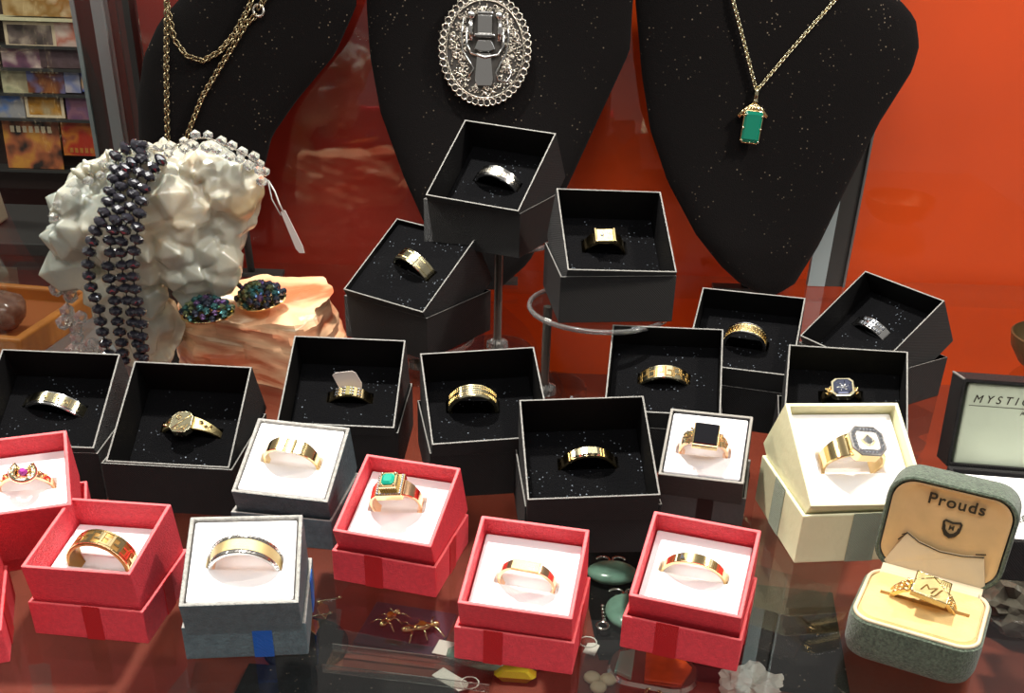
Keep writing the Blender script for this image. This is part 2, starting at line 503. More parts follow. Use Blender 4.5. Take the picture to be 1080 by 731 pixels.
rack = thing('card_rack', 'dark wall rack with ledges seen beyond the side glass', 'rack', (-95, 225.4, -30))
bm = bmesh.new(); box(bm, -35, 22, 0, 1, 0, 48)
link('back_board', bm, mat('rack_board', srgb(52, 36, 30), rough=0.7), rack)
for z, mm in ((4.4, 'dark_metal'), (14.2, 'dark_metal'), (18.8, 'dark_metal'), (23.4, 'dark_metal'), (27.4, 'dark_metal'), (32.2, 'cream_paper')):
    bm = bmesh.new(); box(bm, -35, 22, -4.6, 0, z, z + 0.5)
    link('ledge', bm, mm, rack)
CARDS = [  # x, z, width, height, colours, wording of the label
    (-91.0, 7.6, 15.6, 9.5, (196, 170, 120), (150, 110, 50), (210, 190, 150), 'wide cream and gold card on the pale top ledge of the rack'),
    (-94.6, -0.4, 9.7, 4.4, (70, 62, 58), (110, 96, 90), (196, 180, 160), 'dark framed picture card below the pale ledge'),
    (-87.2, -0.2, 6.3, 4.1, (206, 180, 166), (190, 120, 100), (220, 196, 180), 'plain pale pink card below the pale ledge'),
    (-97.0, -4.7, 7.9, 3.9, (82, 60, 78), (120, 80, 100), (200, 180, 170), 'purple card with pale blotches in the second row of the rack'),
    (-88.8, -4.3, 9.4, 3.6, (84, 66, 66), (100, 80, 84), (76, 56, 60), 'plain dull mauve card in the second row of the rack'),
    (-99.0, -8.8, 5.7, 4.2, (120, 128, 92), (190, 186, 150), (150, 140, 110), 'green and cream card at the rim of the third row'),
    (-93.3, -8.3, 7.2, 4.8, (150, 92, 48), (110, 60, 40), (110, 116, 160), 'brown card with bluish heading in the third row'),
    (-88.1, -8.4, 3.0, 4.2, (180, 172, 176), (120, 130, 170), (200, 190, 180), 'small pale grey card in the third row'),
    (-84.7, -8.4, 3.3, 3.7, (196, 130, 44), (50, 80, 150), (210, 170, 110), 'small blue and orange card in the third row'),
    (-101.6, -13.3, 6.3, 4.4, (32, 70, 140), (60, 110, 180), (150, 150, 150), 'bright blue card in the fourth row'),
    (-94.4, -13.1, 7.6, 4.4, (170, 150, 110), (186, 130, 40), (70, 50, 40), 'cream framed card with an orange scene in the fourth row'),
    (-86.9, -13.1, 6.6, 4.7, (112, 76, 104), (140, 96, 110), (90, 70, 110), 'purple and pink card in the fourth row'),
    (-98.4, -20.5, 11.2, 9.2, (44, 38, 34), (170, 96, 60), (200, 140, 60), 'large black card with an orange figure in the lowest row'),
    (-87.6, -18.8, 9.2, 7.1, (170, 48, 28), (190, 110, 40), (120, 30, 40), 'red and yellow card in the lowest row'),
]
for i, (x, z, w, h, a, b_, c, lab) in enumerate(CARDS):
    bm = bmesh.new(); box(bm, -w / 2, w / 2, -0.35, 0, 0, h)
    if i in (1, 10):   # pale printed border
        box(bm, -w / 2, w / 2, -0.42, -0.35, 0, 0.5, 1); box(bm, -w / 2, w / 2, -0.42, -0.35, h - 0.5, h, 1)
        box(bm, -w / 2, -w / 2 + 0.6, -0.42, -0.35, 0.5, h - 0.5, 1); box(bm, w / 2 - 0.6, w / 2, -0.42, -0.35, 0.5, h - 0.5, 1)
    if i in (6, 12, 13):
        zz = h * (0.74 if i != 13 else 0.08)
        for k in range(7):
            box(bm, -w * 0.36 + k * w * 0.11, -w * 0.36 + k * w * 0.11 + w * 0.07, -0.4, -0.35, zz, zz + h * 0.13, 1)
    o = link('picture_card', bm, [cardmat(i, a, b_, c), 'satin_cream' if i != 13 else 'wood'], mtx=T(x, 222, z - h / 2 + .08) @ Rx(-7))
    tag(o, lab, 'card', 'cards on the far rack')

# beyond the pane: tray and stone
tray = thing('wooden_tray', 'orange brown wooden tray standing beyond the side glass', 'tray', (-36.4, 69.5, 0), -8)
bm = bmesh.new(); open_box(bm, -5.6, 5.6, -5, 5, 0.0, 1.7, 0.7)
link('tray_body', bm, 'wood', tray, bevel=0.15)
bm = bmesh.new(); box(bm, -4.85, 4.85, -4.25, 4.25, 0.72, 0.8)
link('tray_lining', bm, mat('tray_lining', srgb(150, 84, 30), rough=0.8), tray)
bm = bmesh.new(); ball(bm, (0, 0, 1.35), 1.35, 3, scale=(1.25, 1, 1))
for v in bm.verts:
    v.co += v.co.normalized() * noise.noise(v.co * 0.9) * 0.35
o = link('polished_stone', bm, mat('agate', srgb(120, 92, 76), rough=0.15, vary=0.5, vscale=160), mtx=T(-34.3, 67.6, 0.85), smooth=True)
tag(o, 'rounded mottled brown stone lying in the wooden tray', 'stone')
bm = bmesh.new(); box(bm, -1.0, 1.0, -1.0, 1.0, 0, 5.5)
o = link('cream_block', bm, 'satin_cream', mtx=T(-45.5, 92, 1) @ Ry(-6), bevel=0.2); tag(o, 'cream upright block standing beyond the side glass', 'block')
bm = bmesh.new(); box(bm, -13, 13, -6, 6, 0, 1)
o = link('dark_plinth', bm, 'dark_metal', mtx=T(-45, 92.2, 0), bevel=0.1); tag(o, 'dark low plinth under the cream block beyond the side glass', 'plinth')

# ------------------------------------------------------------------ ring boxes
KD = {'B': (6.13, 0.35, 2.64, 3.60, 0.10), 'S2': (4.16, 0.28, 1.60, 3.0, 0.16), 'R': (4.60, 0.32, 1.62, 3.08, 0.17), 'C': (5.82, 0.37, 2.62, 3.5, 0.2)}
FIT = {
'P1': [-1.68, 67.08, -24.8, 34.9, 8.21, -0.01, -0.18, 1.8],
'P2': [-6.29, 64.44, -33.66, 31.74, 2.73, -0.05, -0.07, 1.34],
'P3': [5.02, 60.74, 7.11, 29.82, 6.37, 0.08, -0.25, 2.41],
'P4': [13.58, 60.74, -15.73, 27.42, 0.0, 0.0, 0.52, -1.13],
'P5': [22.44, 64.3, -56.35, 34.32, 0.0, -0.06, 0.07, 1.38],
'P6': [-23.9, 50.17, 0.38, 26.71, 0.0, 0.09, -0.29, 1.29],
'P7': [-16.77, 49.06, -2.53, 30.21, 0.0, 0.33, -0.54, 0.12],
'P8': [-9.28, 53.57, -1.06, 25.85, 0.0, -0.1, -0.26, 0.36],
'P9': [-1.71, 51.88, 10.73, 25.41, 0.0, -0.23, 0.03, -1.59],
'P10': [3.48, 46.55, 5.21, 23.35, 0.0, -0.5, 0.05, -2.25],
'P11': [8.22, 54.96, -6.37, 26.83, 0.0, 0.0, 0.34, -2.41],
'P12': [17.55, 52.95, -10.26, 27.81, 0.0, -0.85, 0.48, -3.0],
'P13': [9.85, 48.89, -12.79, 27.71, 0.0, -0.36, 0.02, -1.94],
'P14': [-10.59, 45.55, -6.98, 23.06, 0.0, 0.19, -0.12, 1.88],
'P15': [-10.95, 36.96, 6.88, 18.52, 0.0, -0.3, 0.05, 0.55],
'P16': [-22.51, 42.87, 19.46, 19.32, 0.0, -1.55, 1.0, -0.85],
'P17': [-17.12, 37.87, -5.63, 8.35, 0.0, 0.03, 0.27, -1.18],
'P18': [-5.08, 42.12, -14.26, 22.26, 0.0, 0.3, -0.24, -0.14],
'P19': [0.62, 36.85, -10.26, 19.67, 0.0, 0.07, -0.01, 0.81],
'P20': [7.74, 37.6, -17.4, 21.38, 0.0, 0.37, -0.29, 0.12],
'P21': [16.13, 46.41, 7.3, 29.81, 0.0, 0.22, -0.07, 1.66],
'P22': [-23.2, 35.2, 20.0, 17.0, 0.0, 0.0, 0.0, 0.0]}
# foam depth below the rim, then the ring: x, y, yaw, half chord, height, apex shift
RG = {'P1': (2.0, -0.2, 0.43, -5, 1.48, 1.02, 0.06), 'P2': (0.3, 0.22, 0.06, -12, 1.5, 1.1, 0.45), 'P3': (2.1, -0.16, 0.7, -2, 1.2, 0.9, -0.1),
      'P4': (1.56, 0.02, 0.38, -2, 1.25, 1.4, -0.08), 'P5': (1.7, -0.76, 0.44, -3, 1.27, 0.6, 0.24), 'P6': (1.95, -0.43, 0.95, -10, 1.55, 0.75, 0.16),
      'P7': (2.2, -0.12, 0.41, -4, 1.5, 0.85, -0.26), 'P8': (2.1, 0.08, 0.57, 1, 1.15, 0.6, 0.02), 'P9': (2.2, -0.41, 1.01, -5, 1.33, 1.4, -0.1),
      'P10': (2.3, 0.27, 0.78, 0, 1.39, 0.96, -0.18), 'P11': (1.4, -0.01, 0.48, 2, 1.33, 0.68, 0.0), 'P12': (1.8, -0.05, 1.08, 5, 1.05, 0.88, -0.04),
      'P13': (0.04, -0.08, -0.3, 1, 1.22, 1.26, 0.08), 'P14': (0.03, -0.01, -0.01, -2, 1.35, 1.2, 0.12), 'P15': (0.06, 0.08, -0.12, -4, 1.39, 1.14, 0.06),
      'P16': (1.0, 0.31, 0.2, -6, 1.16, 0.8, 0.08), 'P17': (1.24, 0.0, -0.29, -2, 1.35, 1.36, 0.4), 'P18': (0.9, -0.28, 0.35, 9, 1.2, 1.4, -0.1),
      'P19': (0.85, 0.1, -0.22, -3, 1.22, 1.24, 0.0), 'P20': (0.95, -0.08, 0.19, 0, 1.36, 0.98, -0.02), 'P21': (0.55, -0.15, -0.18, 0, 1.5, 1.75, -0.22),
      'P22': (1.0, 0, 0, 0, 0, 0, 0)}
STYLE = {'B': ('black_card', 'black_inner', 'worn_lit_edge', 'black_foam'), 'S2': ('slate_paper', 'slate_paper', 'slate_edge', 'white_foam'),
         'R': ('red_paper', 'red_paper', 'red_edge', 'white_foam'), 'G': ('grey_paper', 'grey_edge', 'grey_edge', 'white_foam'),
         'C': ('cream_paper', 'cream_paper', 'cream_edge', 'white_foam')}
TRAYM = {}
SLOTW = {}


def ring_box(key, kind, label, group, ribbon=None, rib=None, slot=0.42, name='ring_box'):
    X, Y, psi, t, z, dy, dz, roll = FIT[key]
    s, e, hl, hb, th = KD['R' if kind == 'G' else kind]
    L = s + e
    out, inn, rim, foam = STYLE[kind]
    root = thing(name, label, 'box', (X, Y, z), psi, group)
    bm = bmesh.new()
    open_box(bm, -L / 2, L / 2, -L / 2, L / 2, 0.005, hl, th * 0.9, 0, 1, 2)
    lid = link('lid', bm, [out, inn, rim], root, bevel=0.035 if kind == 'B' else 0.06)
    if ribbon:
        f0, f1 = rib[:2]
        a, b_ = -L / 2 + L * f0, -L / 2 + L * f1
        r0, r1 = rib[2:] if len(rib) > 2 else rib[:2]
        c, d = -L / 2 + L * r0, -L / 2 + L * r1
        g = 0.035
        for q in ((a, b_, -L / 2 - g, -L / 2), (a, b_, L / 2, L / 2 + g), (L / 2, L / 2 + g, c, d), (-L / 2 - g, -L / 2, c, d)):
            bm = bmesh.new()
            box(bm, q[0], q[1], q[2], q[3], 0.02, hl + g)
            link('ribbon', bm, ribbon, lid)
    mt = T(0, -L / 2 + 0.16 + hl * math.tan(math.radians(t)) * 0.93 + dy, 0.1 + dz) @ Rx(t) @ Ry(roll)
    bm = bmesh.new()
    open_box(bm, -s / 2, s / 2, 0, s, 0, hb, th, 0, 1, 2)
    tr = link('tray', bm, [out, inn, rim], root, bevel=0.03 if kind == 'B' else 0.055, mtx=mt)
    fd, rx, ry, yaw, a, H, u = RG[key]
    bm = bmesh.new()
    q = th + (0.03 if kind == 'B' else 0.05)
    zf = hb - fd
    z0 = th + 0.05
    if a:
        slotted_block(bm, -s / 2 + q, s / 2 - q, q, s - q, z0, zf, a + 0.12, slot, rx, s / 2 + ry, min(0.8, zf - z0 - 0.1), yaw)
    else:
        box(bm, -s / 2 + q, s / 2 - q, q, s - q, z0, zf)
    link('foam_insert', bm, foam, tr, bevel=0.05 if kind == 'B' else 0.12, seg=3)
    bpy.context.view_layer.update()
    TRAYM[key] = T(X, Y, z) @ Rz(psi) @ mt @ T(rx, s / 2 + ry, zf) @ Rz(yaw)
    return root


gB = 'black ring boxes'
gR = 'red ring boxes'
gG = 'grey paper ring boxes'
ring_box('P1', 'B', 'black ring box on the tallest clear riser, holding a silver band', gB, slot=0.36)
ring_box('P2', 'B', 'black ring box turned anticlockwise with foam almost flush with its rim', gB, slot=0.44)
ring_box('P3', 'B', 'black ring box on the clear riser, holding a square-topped gold ring', gB, slot=0.5)
ring_box('P4', 'B', 'black ring box below the right bust, holding a leaf-pattern gold band', gB, slot=0.36)
ring_box('P5', 'B', 'sharply turned black ring box by the orange card, holding a faceted silver band', gB, slot=0.36)
ring_box('P6', 'B', 'black ring box at the picture edge, holding a band with round studs', gB, slot=0.42)
ring_box('P7', 'B', 'black ring box in front of the pink rock, holding an octagonal signet ring', gB, slot=0.3)
ring_box('P8', 'B', 'black ring box whose ring carries a small paper tag', gB, slot=0.36)
ring_box('P9', 'B', 'black ring box holding an upright ridged gold band', gB, slot=0.42)
ring_box('P10', 'B', 'frontmost black ring box, behind two red boxes, holding a faceted gold band', gB, slot=0.36)
ring_box('P11', 'B', 'black ring box holding a pale key-pattern band', gB, slot=0.36)
ring_box('P12', 'B', 'black ring box directly behind the cream box', gB, slot=0.5)
ring_box('P13', 'S2', 'small dark grey box with white foam holding the black stone ring', 'small dark box', 'black_ribbon', (0.47, 0.65), slot=0.3)
ring_box('P14', 'G', 'grey paper ring box behind, holding a plain wide gold signet band', gG, slot=0.36)
ring_box('P15', 'G', 'grey paper ring box with a blue ribbon at the very front', gG, 'blue_ribbon', (0.56, 0.72, 0.6, 0.8), slot=0.36)
ring_box('P16', 'R', 'red ring box cut by the picture edge, holding a horseshoe ring', gR, slot=0.3)
ring_box('P17', 'R', 'deep red ring box holding a large gold key-pattern band', gR, 'red_ribbon', (0.47, 0.62, 0.42, 0.6), slot=0.42)
ring_box('P18', 'R', 'red ring box holding the green stone ring', gR, 'red_ribbon', (0.32, 0.49, 0.4, 0.58), slot=0.42)
ring_box('P19', 'R', 'red ring box at the front, middle, holding a flat-topped slim gold ring', gR, 'red_ribbon', (0.25, 0.41, 0.4, 0.58), slot=0.26)
ring_box('P20', 'R', 'red ring box nearest the cream and green velvet boxes', gR, 'red_ribbon', (0.29, 0.48, 0.4, 0.58), slot=0.26)
ring_box('P21', 'C', 'large cream ring box holding a chunky diamond cluster ring', 'cream ring box', 'sage_ribbon', (0.40, 0.62), slot=0.6)
ring_box('P22', 'R', 'red ring box almost wholly cut off by the left picture edge', gR, 'red_ribbon', (0.3, 0.48, 0.25, 0.5))

# ------------------------------------------------------------------ rings
class Ring:
    """local frame: x along the feet, y along the ring's axis, z away from the foam; origin on the foam"""
    def __init__(s, key, label, group='rings in the boxes', whole=False):
        fd, rx, ry, yaw, a, H, u = RG[key]
        s.r = (a * a + H * H) / (2 * H); s.c = H - s.r; s.H = H
        s.phi0 = math.atan2(u, max(0.3, H - s.c))
        low = -0.55
        cz = max(-1, min(1, (low - s.c) / s.r))
        s.span = math.acos(cz) if not whole else PI
        s.root = thing('ring', label, 'ring', group=group, mtx=TRAYM[key])

    def at(s, phi, v=0.0, h=0.0):
        """a point on the outer surface: angle phi from the apex, v cm along the axis, h cm proud"""
        R = s.r + h
        return Vector((R * math.sin(phi), v, s.c + R * math.cos(phi)))

    def frame(s, phi, v=0.0, h=0.0):
        p = s.at(phi, v, h)
        return Matrix.Translation(p) @ Matrix.Rotation(phi, 4, 'Y')

    def band(s, w, th, mats, prof=None, width=None, radial=None, name='band', n=72, mis=None):
        """w(t) half width by angle, prof a closed cross-section (v in -1..1, h in cm)"""
        prof = prof or [(-1, -th), (-1, -0.04), (-0.93, 0), (0.93, 0), (1, -0.04), (1, -th)]
        mis = mis or [0] * len(prof)
        bm = bmesh.new()
        rings = []
        for i in range(n + 1):
            phi = -s.span + 2 * s.span * i / n
            k = width(phi - s.phi0) if width else 1.0
            rd = radial(phi - s.phi0) if radial else 0.0
            rings.append([bm.verts.new(s.at(phi, v * w / 2 * k, h + (rd if h > -th * 0.9 else 0))) for v, h in prof])
        m = len(prof)
        for a, b in zip(rings, rings[1:]):
            for k in range(m):
                f = bm.faces.new((a[k], a[(k + 1) % m], b[(k + 1) % m], b[k])); f.material_index = mis[k]; f.smooth = True
        bm.faces.new(rings[0]); bm.faces.new(rings[-1][::-1])
        bmesh.ops.recalc_face_normals(bm, faces=bm.faces)
        return link(name, bm, mats, s.root, auto=28)

    def strips(s, paths, wid, m, h=0.015, name='engraving', hh=0.02, radial=None, parent=None):
        """raised or inlaid lines: each path is a list of (arc cm from apex, v cm)"""
        bm = bmesh.new()
        for pth in paths:
            for (a0, v0), (a1, v1) in zip(pth, pth[1:]):
                L = math.hypot(a1 - a0, v1 - v0)
                nx, nv = -(v1 - v0) / L * wid / 2, (a1 - a0) / L * wid / 2
                ex, ev = (a1 - a0) / L * wid / 2, (v1 - v0) / L * wid / 2
                vs = []
                for hgt in (-0.02, h):
                    for sx, sn in ((-1, -1), (1, -1), (1, 1), (-1, 1)):
                        bs = (a0 - ex, v0 - ev) if sx < 0 else (a1 + ex, v1 + ev)
                        a, v = bs[0] + sn * nx, bs[1] + sn * nv
                        rd = radial(a / s.r) if radial else 0
                        vs.append(bm.verts.new(s.at(s.phi0 + a / s.r, v, hgt + rd)))
                for f in ((0, 3, 2, 1), (4, 5, 6, 7), (0, 1, 5, 4), (1, 2, 6, 5), (2, 3, 7, 6), (3, 0, 4, 7)):
                    bm.faces.new([vs[i] for i in f])
        return link(name, bm, m, parent or s.root)


def facets(k, depth=0.05):
    """n flats round the band"""
    def f(t):
        a = 2 * PI / k
        x = ((t + a / 2) % a) - a / 2
        return -(1 - math.cos(a / 2) / math.cos(x)) * 1.3
    return f


def flat_top(F, r):
    """radial change that planes the top off at distance F from the centre"""
    def f(t):
        if abs(t) < 1.4 and F / math.cos(t) < r:
            return F / math.cos(t) - r
        return 0.0
    return f


def stone(bm, outline, z0, zg, zt, mi=0, mtx=None, table=0.62):
    a = [bm.verts.new((x * 0.7, y * 0.7, z0)) for x, y in outline]
    g = [bm.verts.new((x, y, zg)) for x, y in outline]
    t = [bm.verts.new((x * table, y * table, zt)) for x, y in outline]
    n = len(a)
    for p, q in ((a, g), (g, t)):
        for k in range(n):
            bm.faces.new((p[k], p[(k + 1) % n], q[(k + 1) % n], q[k])).material_index = mi
    bm.faces.new(a[::-1]).material_index = mi; bm.faces.new(t).material_index = mi
    if mtx is not None:
        bmesh.ops.transform(bm, matrix=mtx, verts=a + g + t)


def circle_pts(r, n=8):
    return [(r * math.cos(2 * PI * k / n), r * math.sin(2 * PI * k / n)) for k in range(n)]


def key_path(a0, u, vv):
    """one greek key unit starting at arc a0, unit size u, half height vv"""
    return [(a0, -vv), (a0, vv), (a0 + 0.75 * u, vv), (a0 + 0.75 * u, -vv * 0.25), (a0 + 0.35 * u, -vv * 0.25)]


# P1 silver band with a raised facet and satin middle
R = Ring('P1', 'silver band with a satin middle in the box on the tallest riser')
R.band(0.78, 0.16, ['silver', 'old_silver'], prof=[(-1, -.16), (-1, -.03), (-.9, 0), (-.5, 0), (-.42, -.03), (.42, -.03), (.5, 0), (.9, 0), (1, -.03), (1, -.16)], mis=[0, 0, 0, 0, 1, 0, 0, 0, 0, 0])
bm = bmesh.new(); prism(bm, octagon(0.62, 0.62, .12), -0.05, 0.05, mtx=R.frame(R.phi0 + 0.12)); link('centre_plate', bm, 'pale_gold', R.root, bevel=0.02)
# P2 gold band
R = Ring('P2', 'wide gold band with hammered centre in the almost flush black foam')
R.band(0.86, 0.17, ['pale_gold', 'gold_matte'], prof=[(-1, -.17), (-1, -.03), (-.92, 0), (-.62, 0), (-.56, -.03), (-.5, .01), (.5, .01), (.56, -.03), (.62, 0), (.92, 0), (1, -.03), (1, -.17)], radial=facets(18))
# P3 square topped signet
R = Ring('P3', 'gold ring with a flat square top and tiny stone on the riser')
R.band(0.92, 0.16, 'gold', width=lambda t: 1.0 - 0.25 * min(1, abs(t) / 1.4), radial=flat_top(R.r - 0.12, R.r))
bm = bmesh.new(); box(bm, -0.52, 0.46, -0.46, 0.46, -0.16, 0.06, mtx=R.frame(R.phi0)); pl = link('square_plate', bm, 'gold_matte', R.root, bevel=0.03)
bm = bmesh.new(); box(bm, -0.62, -0.5, -0.5, 0.5, -0.2, 0.12, mtx=R.frame(R.phi0)); box(bm, 0.46, 0.58, -0.5, 0.5, -0.2, 0.12, mtx=R.frame(R.phi0)); link('raised_bar', bm, 'gold', R.root, bevel=0.03)
bm = bmesh.new(); stone(bm, circle_pts(0.12), 0, .03, .08, mtx=R.frame(R.phi0, 0, 0.03) @ Matrix.Translation((-0.2, 0, 0))); link('diamond', bm, 'diamond', R.root)
# P4 leaf pattern band
R = Ring('P4', 'two-tone band with a gold leaf pattern below the right bust', whole=False)
R.band(0.78, 0.14, ['silver', 'gold_matte'], prof=[(-1, -.14), (-1, -.02), (-.9, .02), (-.78, .02), (-.72, -.02), (.72, -.02), (.78, .02), (.9, .02), (1, -.02), (1, -.14)], mis=[0, 0, 0, 0, 1, 0, 0, 0, 0, 0])
pts = []
for k in range(-8, 9):
    a = k * 0.2
    pts += [[(a - .09, -.2), (a, 0), (a + .09, -.2)], [(a - .09, .2), (a, 0), (a + .09, .2)], [(a - .1, 0), (a + .02, .16)]]
R.strips(pts, 0.05, 'gold', h=0.02, name='leaf_pattern')
# P5 faceted silver
R = Ring('P5', 'bright faceted silver band in the sharply turned black box')
R.band(0.72, 0.15, 'silver', radial=facets(20))
bm = bmesh.new()
for k in range(-3, 4):
    for v in (-.18, .18):
        prism(bm, octagon(0.2, 0.28, .05), -0.02, 0.06, mtx=R.frame(R.phi0 + k * 0.155, v), top_scale=0.6)
link('facet_row', bm, 'diamond', R.root)
# P6 studded band
R = Ring('P6', 'wide two-tone band with three round studs in the box at the picture edge')
R.band(0.86, 0.16, ['silver', 'pale_gold'], prof=[(-1, -.16), (-1, -.06), (-.9, -.03), (-.72, -.03), (-.68, .02), (.68, .02), (.72, -.03), (.9, -.03), (1, -.06), (1, -.16)], mis=[0, 0, 0, 0, 1, 0, 0, 0, 0, 0])
R.strips([[(-.62, -.25), (-.62, .25)], [(-.28, -.25), (-.28, .25)], [(.1, -.25), (.1, .25)], [(.42, -.25), (.42, .25)], [(.85, -.25), (.85, .25)]], 0.025, 'gold_dark', h=0.025, name='groove_lines')
for a in (-.45, .26, .66):
    bm = bmesh.new(); lathe(bm, [(.1, 0), (.1, .05), (.06, .05), (.05, .02)], 16, mtx=R.frame(R.phi0 + a / R.r, 0, 0.01))
    st = link('stud', bm, 'gold', R.root)
    bm = bmesh.new(); stone(bm, circle_pts(0.045), 0, .02, .05, mtx=R.frame(R.phi0 + a / R.r, 0, 0.02)); link('diamond', bm, 'diamond', st)


def taper_band(R, w_top, w_low, th, m, F=None):
    return R.band(w_top, th, m, width=lambda t: 1 - (1 - w_low / w_top) * min(1, abs(t) / 1.25), radial=flat_top(R.r - F, R.r) if F else None)


# P7 octagonal signet, star and engraved corner
R = Ring('P7', 'gold octagonal signet ring engraved with a star, before the pink rock')
taper_band(R, 0.9, 0.34, 0.15, 'gold_matte', 0.05)
FR = R.frame(R.phi0, -0.1, 0.0)
bm = bmesh.new(); prism(bm, octagon(1.22, 1.3, .3), -0.3, 0.08, mtx=FR, top_scale=1.0); hd = link('signet_face', bm, 'pale_gold', R.root, bevel=0.04)
bm = bmesh.new()
star = []
for k in range(12):
    rr = .17 if k % 2 == 0 else .085
    star.append((-.2 + rr * math.sin(k * PI / 6), .28 + rr * math.cos(k * PI / 6), .095))
tube(bm, star, .018, 6, closed=True); 
tube(bm, [(-.5, -.5, .09), (.42, .45, .09)], .02, 6)
for q in range(9):
    a = q * .11
    tube(bm, [(-.32 + a, -.5, .09), (-.2 + a * .9, -.35 + .12 * math.sin(q * 2.2), .09), (-.25 + a, -.2 + a * .3 - .12, .09)] if a < .65 else [(.2, -.5, .09), (.35, -.3, .09), (.4, -.1, .09)], .013, 5)
bmesh.ops.transform(bm, matrix=FR, verts=bm.verts)
link('engraving', bm, 'gold', hd)
bm = bmesh.new(); tube(bm, [(x, y, .07) for x, y in octagon(1.14, 1.22, .28)], .03, 6, closed=True); bmesh.ops.transform(bm, matrix=FR, verts=bm.verts)
link('border', bm, 'pale_gold', hd)
bm = bmesh.new()
for sgn in (-1, 1):
    for k in range(3):
        lathe(bm, [(.12 - .02 * k, 0), (.1 - .02 * k, .05), (.04, .08)], 12, mtx=R.frame(R.phi0 + sgn * (.55 + k * .15), .1 - .12 * (k % 2)))
link('shoulder_scroll', bm, 'gold', R.root)
# P8 band with tag
R = Ring('P8', 'gold band set with stone rows, a paper tag standing behind it')
R.band(0.66, 0.15, 'gold', radial=facets(16))
bm = bmesh.new()
for a in (-.62, -.2, .22, .64):
    for v in (-.2, 0, .2):
        stone(bm, circle_pts(.07, 6), 0, .04, .08, mtx=R.frame(R.phi0 + (a - .15) / R.r, v)); stone(bm, circle_pts(.07, 6), 0, .04, .08, mtx=R.frame(R.phi0 + (a - .02) / R.r, v))
link('stone_rows', bm, 'diamond', R.root)
bm = bmesh.new(); box(bm, -.2, .17, -.3, .3, -.02, .05, mtx=R.frame(R.phi0)); link('olive_stone', bm, mat('olive_stone', srgb(120, 110, 40), rough=0.1), R.root)
bm = bmesh.new()
pts = [(-.62, 0), (.55, 0), (.6, .5), (.3, 1.15), (.1, 1.25), (-.85, 1.1), (-1.0, .95)]
prism(bm, pts, -.015, .015, mtx=Matrix.Translation((.05, .45, .05)) @ Matrix.Rotation(math.radians(70), 4, 'X'))
o = link('price_tag', bm, 'tag_paper', mtx=TRAYM['P8']); tag(o, 'small blank pale pink paper tag standing behind a ring in black foam', 'tag')
# P9 ridged band
R = Ring('P9', 'upright gold band with ridged rings round it in black foam')
pr = [(-1, -.15), (-1, -.02)]
for k in range(6):
    v = -0.92 + k * 0.368
    pr += [(v, .0), (v + .13, .03), (v + .24, .03), (v + .30, -.03)] if k < 5 else [(v, 0)]
pr += [(1, -.02), (1, -.15)]
R.band(0.84, 0.15, 'pale_gold', prof=pr)
R.strips([[(a, -.3), (a, -.1)] for a in [x * .12 - 1.6 for x in range(27)]] + [[(a + .06, .1), (a + .06, .3)] for a in [x * .12 - 1.6 for x in range(27)]], .03, 'gold', h=.05, name='bead_rows')
# P10 faceted raised gold
R = Ring('P10', 'gold band with long faceted front panel in the frontmost black box')
R.band(0.6, 0.14, 'gold')
bm = bmesh.new()
for k in range(-4, 5):
    a = k * .15
    prism(bm, octagon(0.22, 0.58, .05), -.03, .07 + .03 * (k % 2), mtx=R.frame(R.phi0 + a / R.r * 1.0, 0), top_scale=.7)
link('faceted_panel', bm, 'pale_gold', R.root)
bm = bmesh.new()
for a in (-.95, -.8, .8, .95):
    prism(bm, octagon(0.1, 0.56, .04), -.03, .05, mtx=R.frame(R.phi0 + a / R.r))
link('shoulder_bar', bm, 'gold', R.root, bevel=.015)
# P11 pale key pattern
R = Ring('P11', 'pale key-pattern band in the black box beside the dark grey box')
R.band(0.88, 0.15, 'pale_gold')
ps = []
for k in range(-4, 4):
    ps.append([(p[0], p[1] * (1 if k % 2 else -1)) for p in key_path(k * .48 + .05, .48, .3)])
R.strips(ps, .085, 'gold_dark', h=.02, name='key_pattern')
# P12 signet with blue stones
R = Ring('P12', 'gold signet ring with dark bluish octagonal stone behind the cream box')
taper_band(R, 0.8, 0.4, .15, 'gold')
FR = R.frame(R.phi0)
bm = bmesh.new(); prism(bm, octagon(1.16, 1.2, .2), -.3, .1, mtx=FR); hd = link('bezel', bm, 'pale_gold', R.root, bevel=.03)
bm = bmesh.new(); stone(bm, octagon(.95, 1.0, .2), .05, .12, .16, mtx=FR, table=.8); link('stone', bm, 'blue_stone', hd)
bm = bmesh.new()
for k in range(6):
    a = k * 1.05
    tube(bm, [(0.05, -.1, .165), (.2 * math.cos(a), .2 * math.sin(a) - .05, .17), (.38 * math.cos(a + .3), .36 * math.sin(a + .3), .165)], .022, 5)
bmesh.ops.transform(bm, matrix=FR, verts=bm.verts); link('inlay', bm, 'silver', hd)
bm = bmesh.new()
for sgn in (-1, 1):
    for k in range(4):
        ball(bm, R.at(R.phi0 + sgn * (.55 + .09 * k), -.2 + .13 * k, .03), .08, 1); ball(bm, R.at(R.phi0 + sgn * (.55 + .09 * k), .2 - .1 * k, .03), .07, 1)
link('shoulder_nuggets', bm, 'gold', R.root)
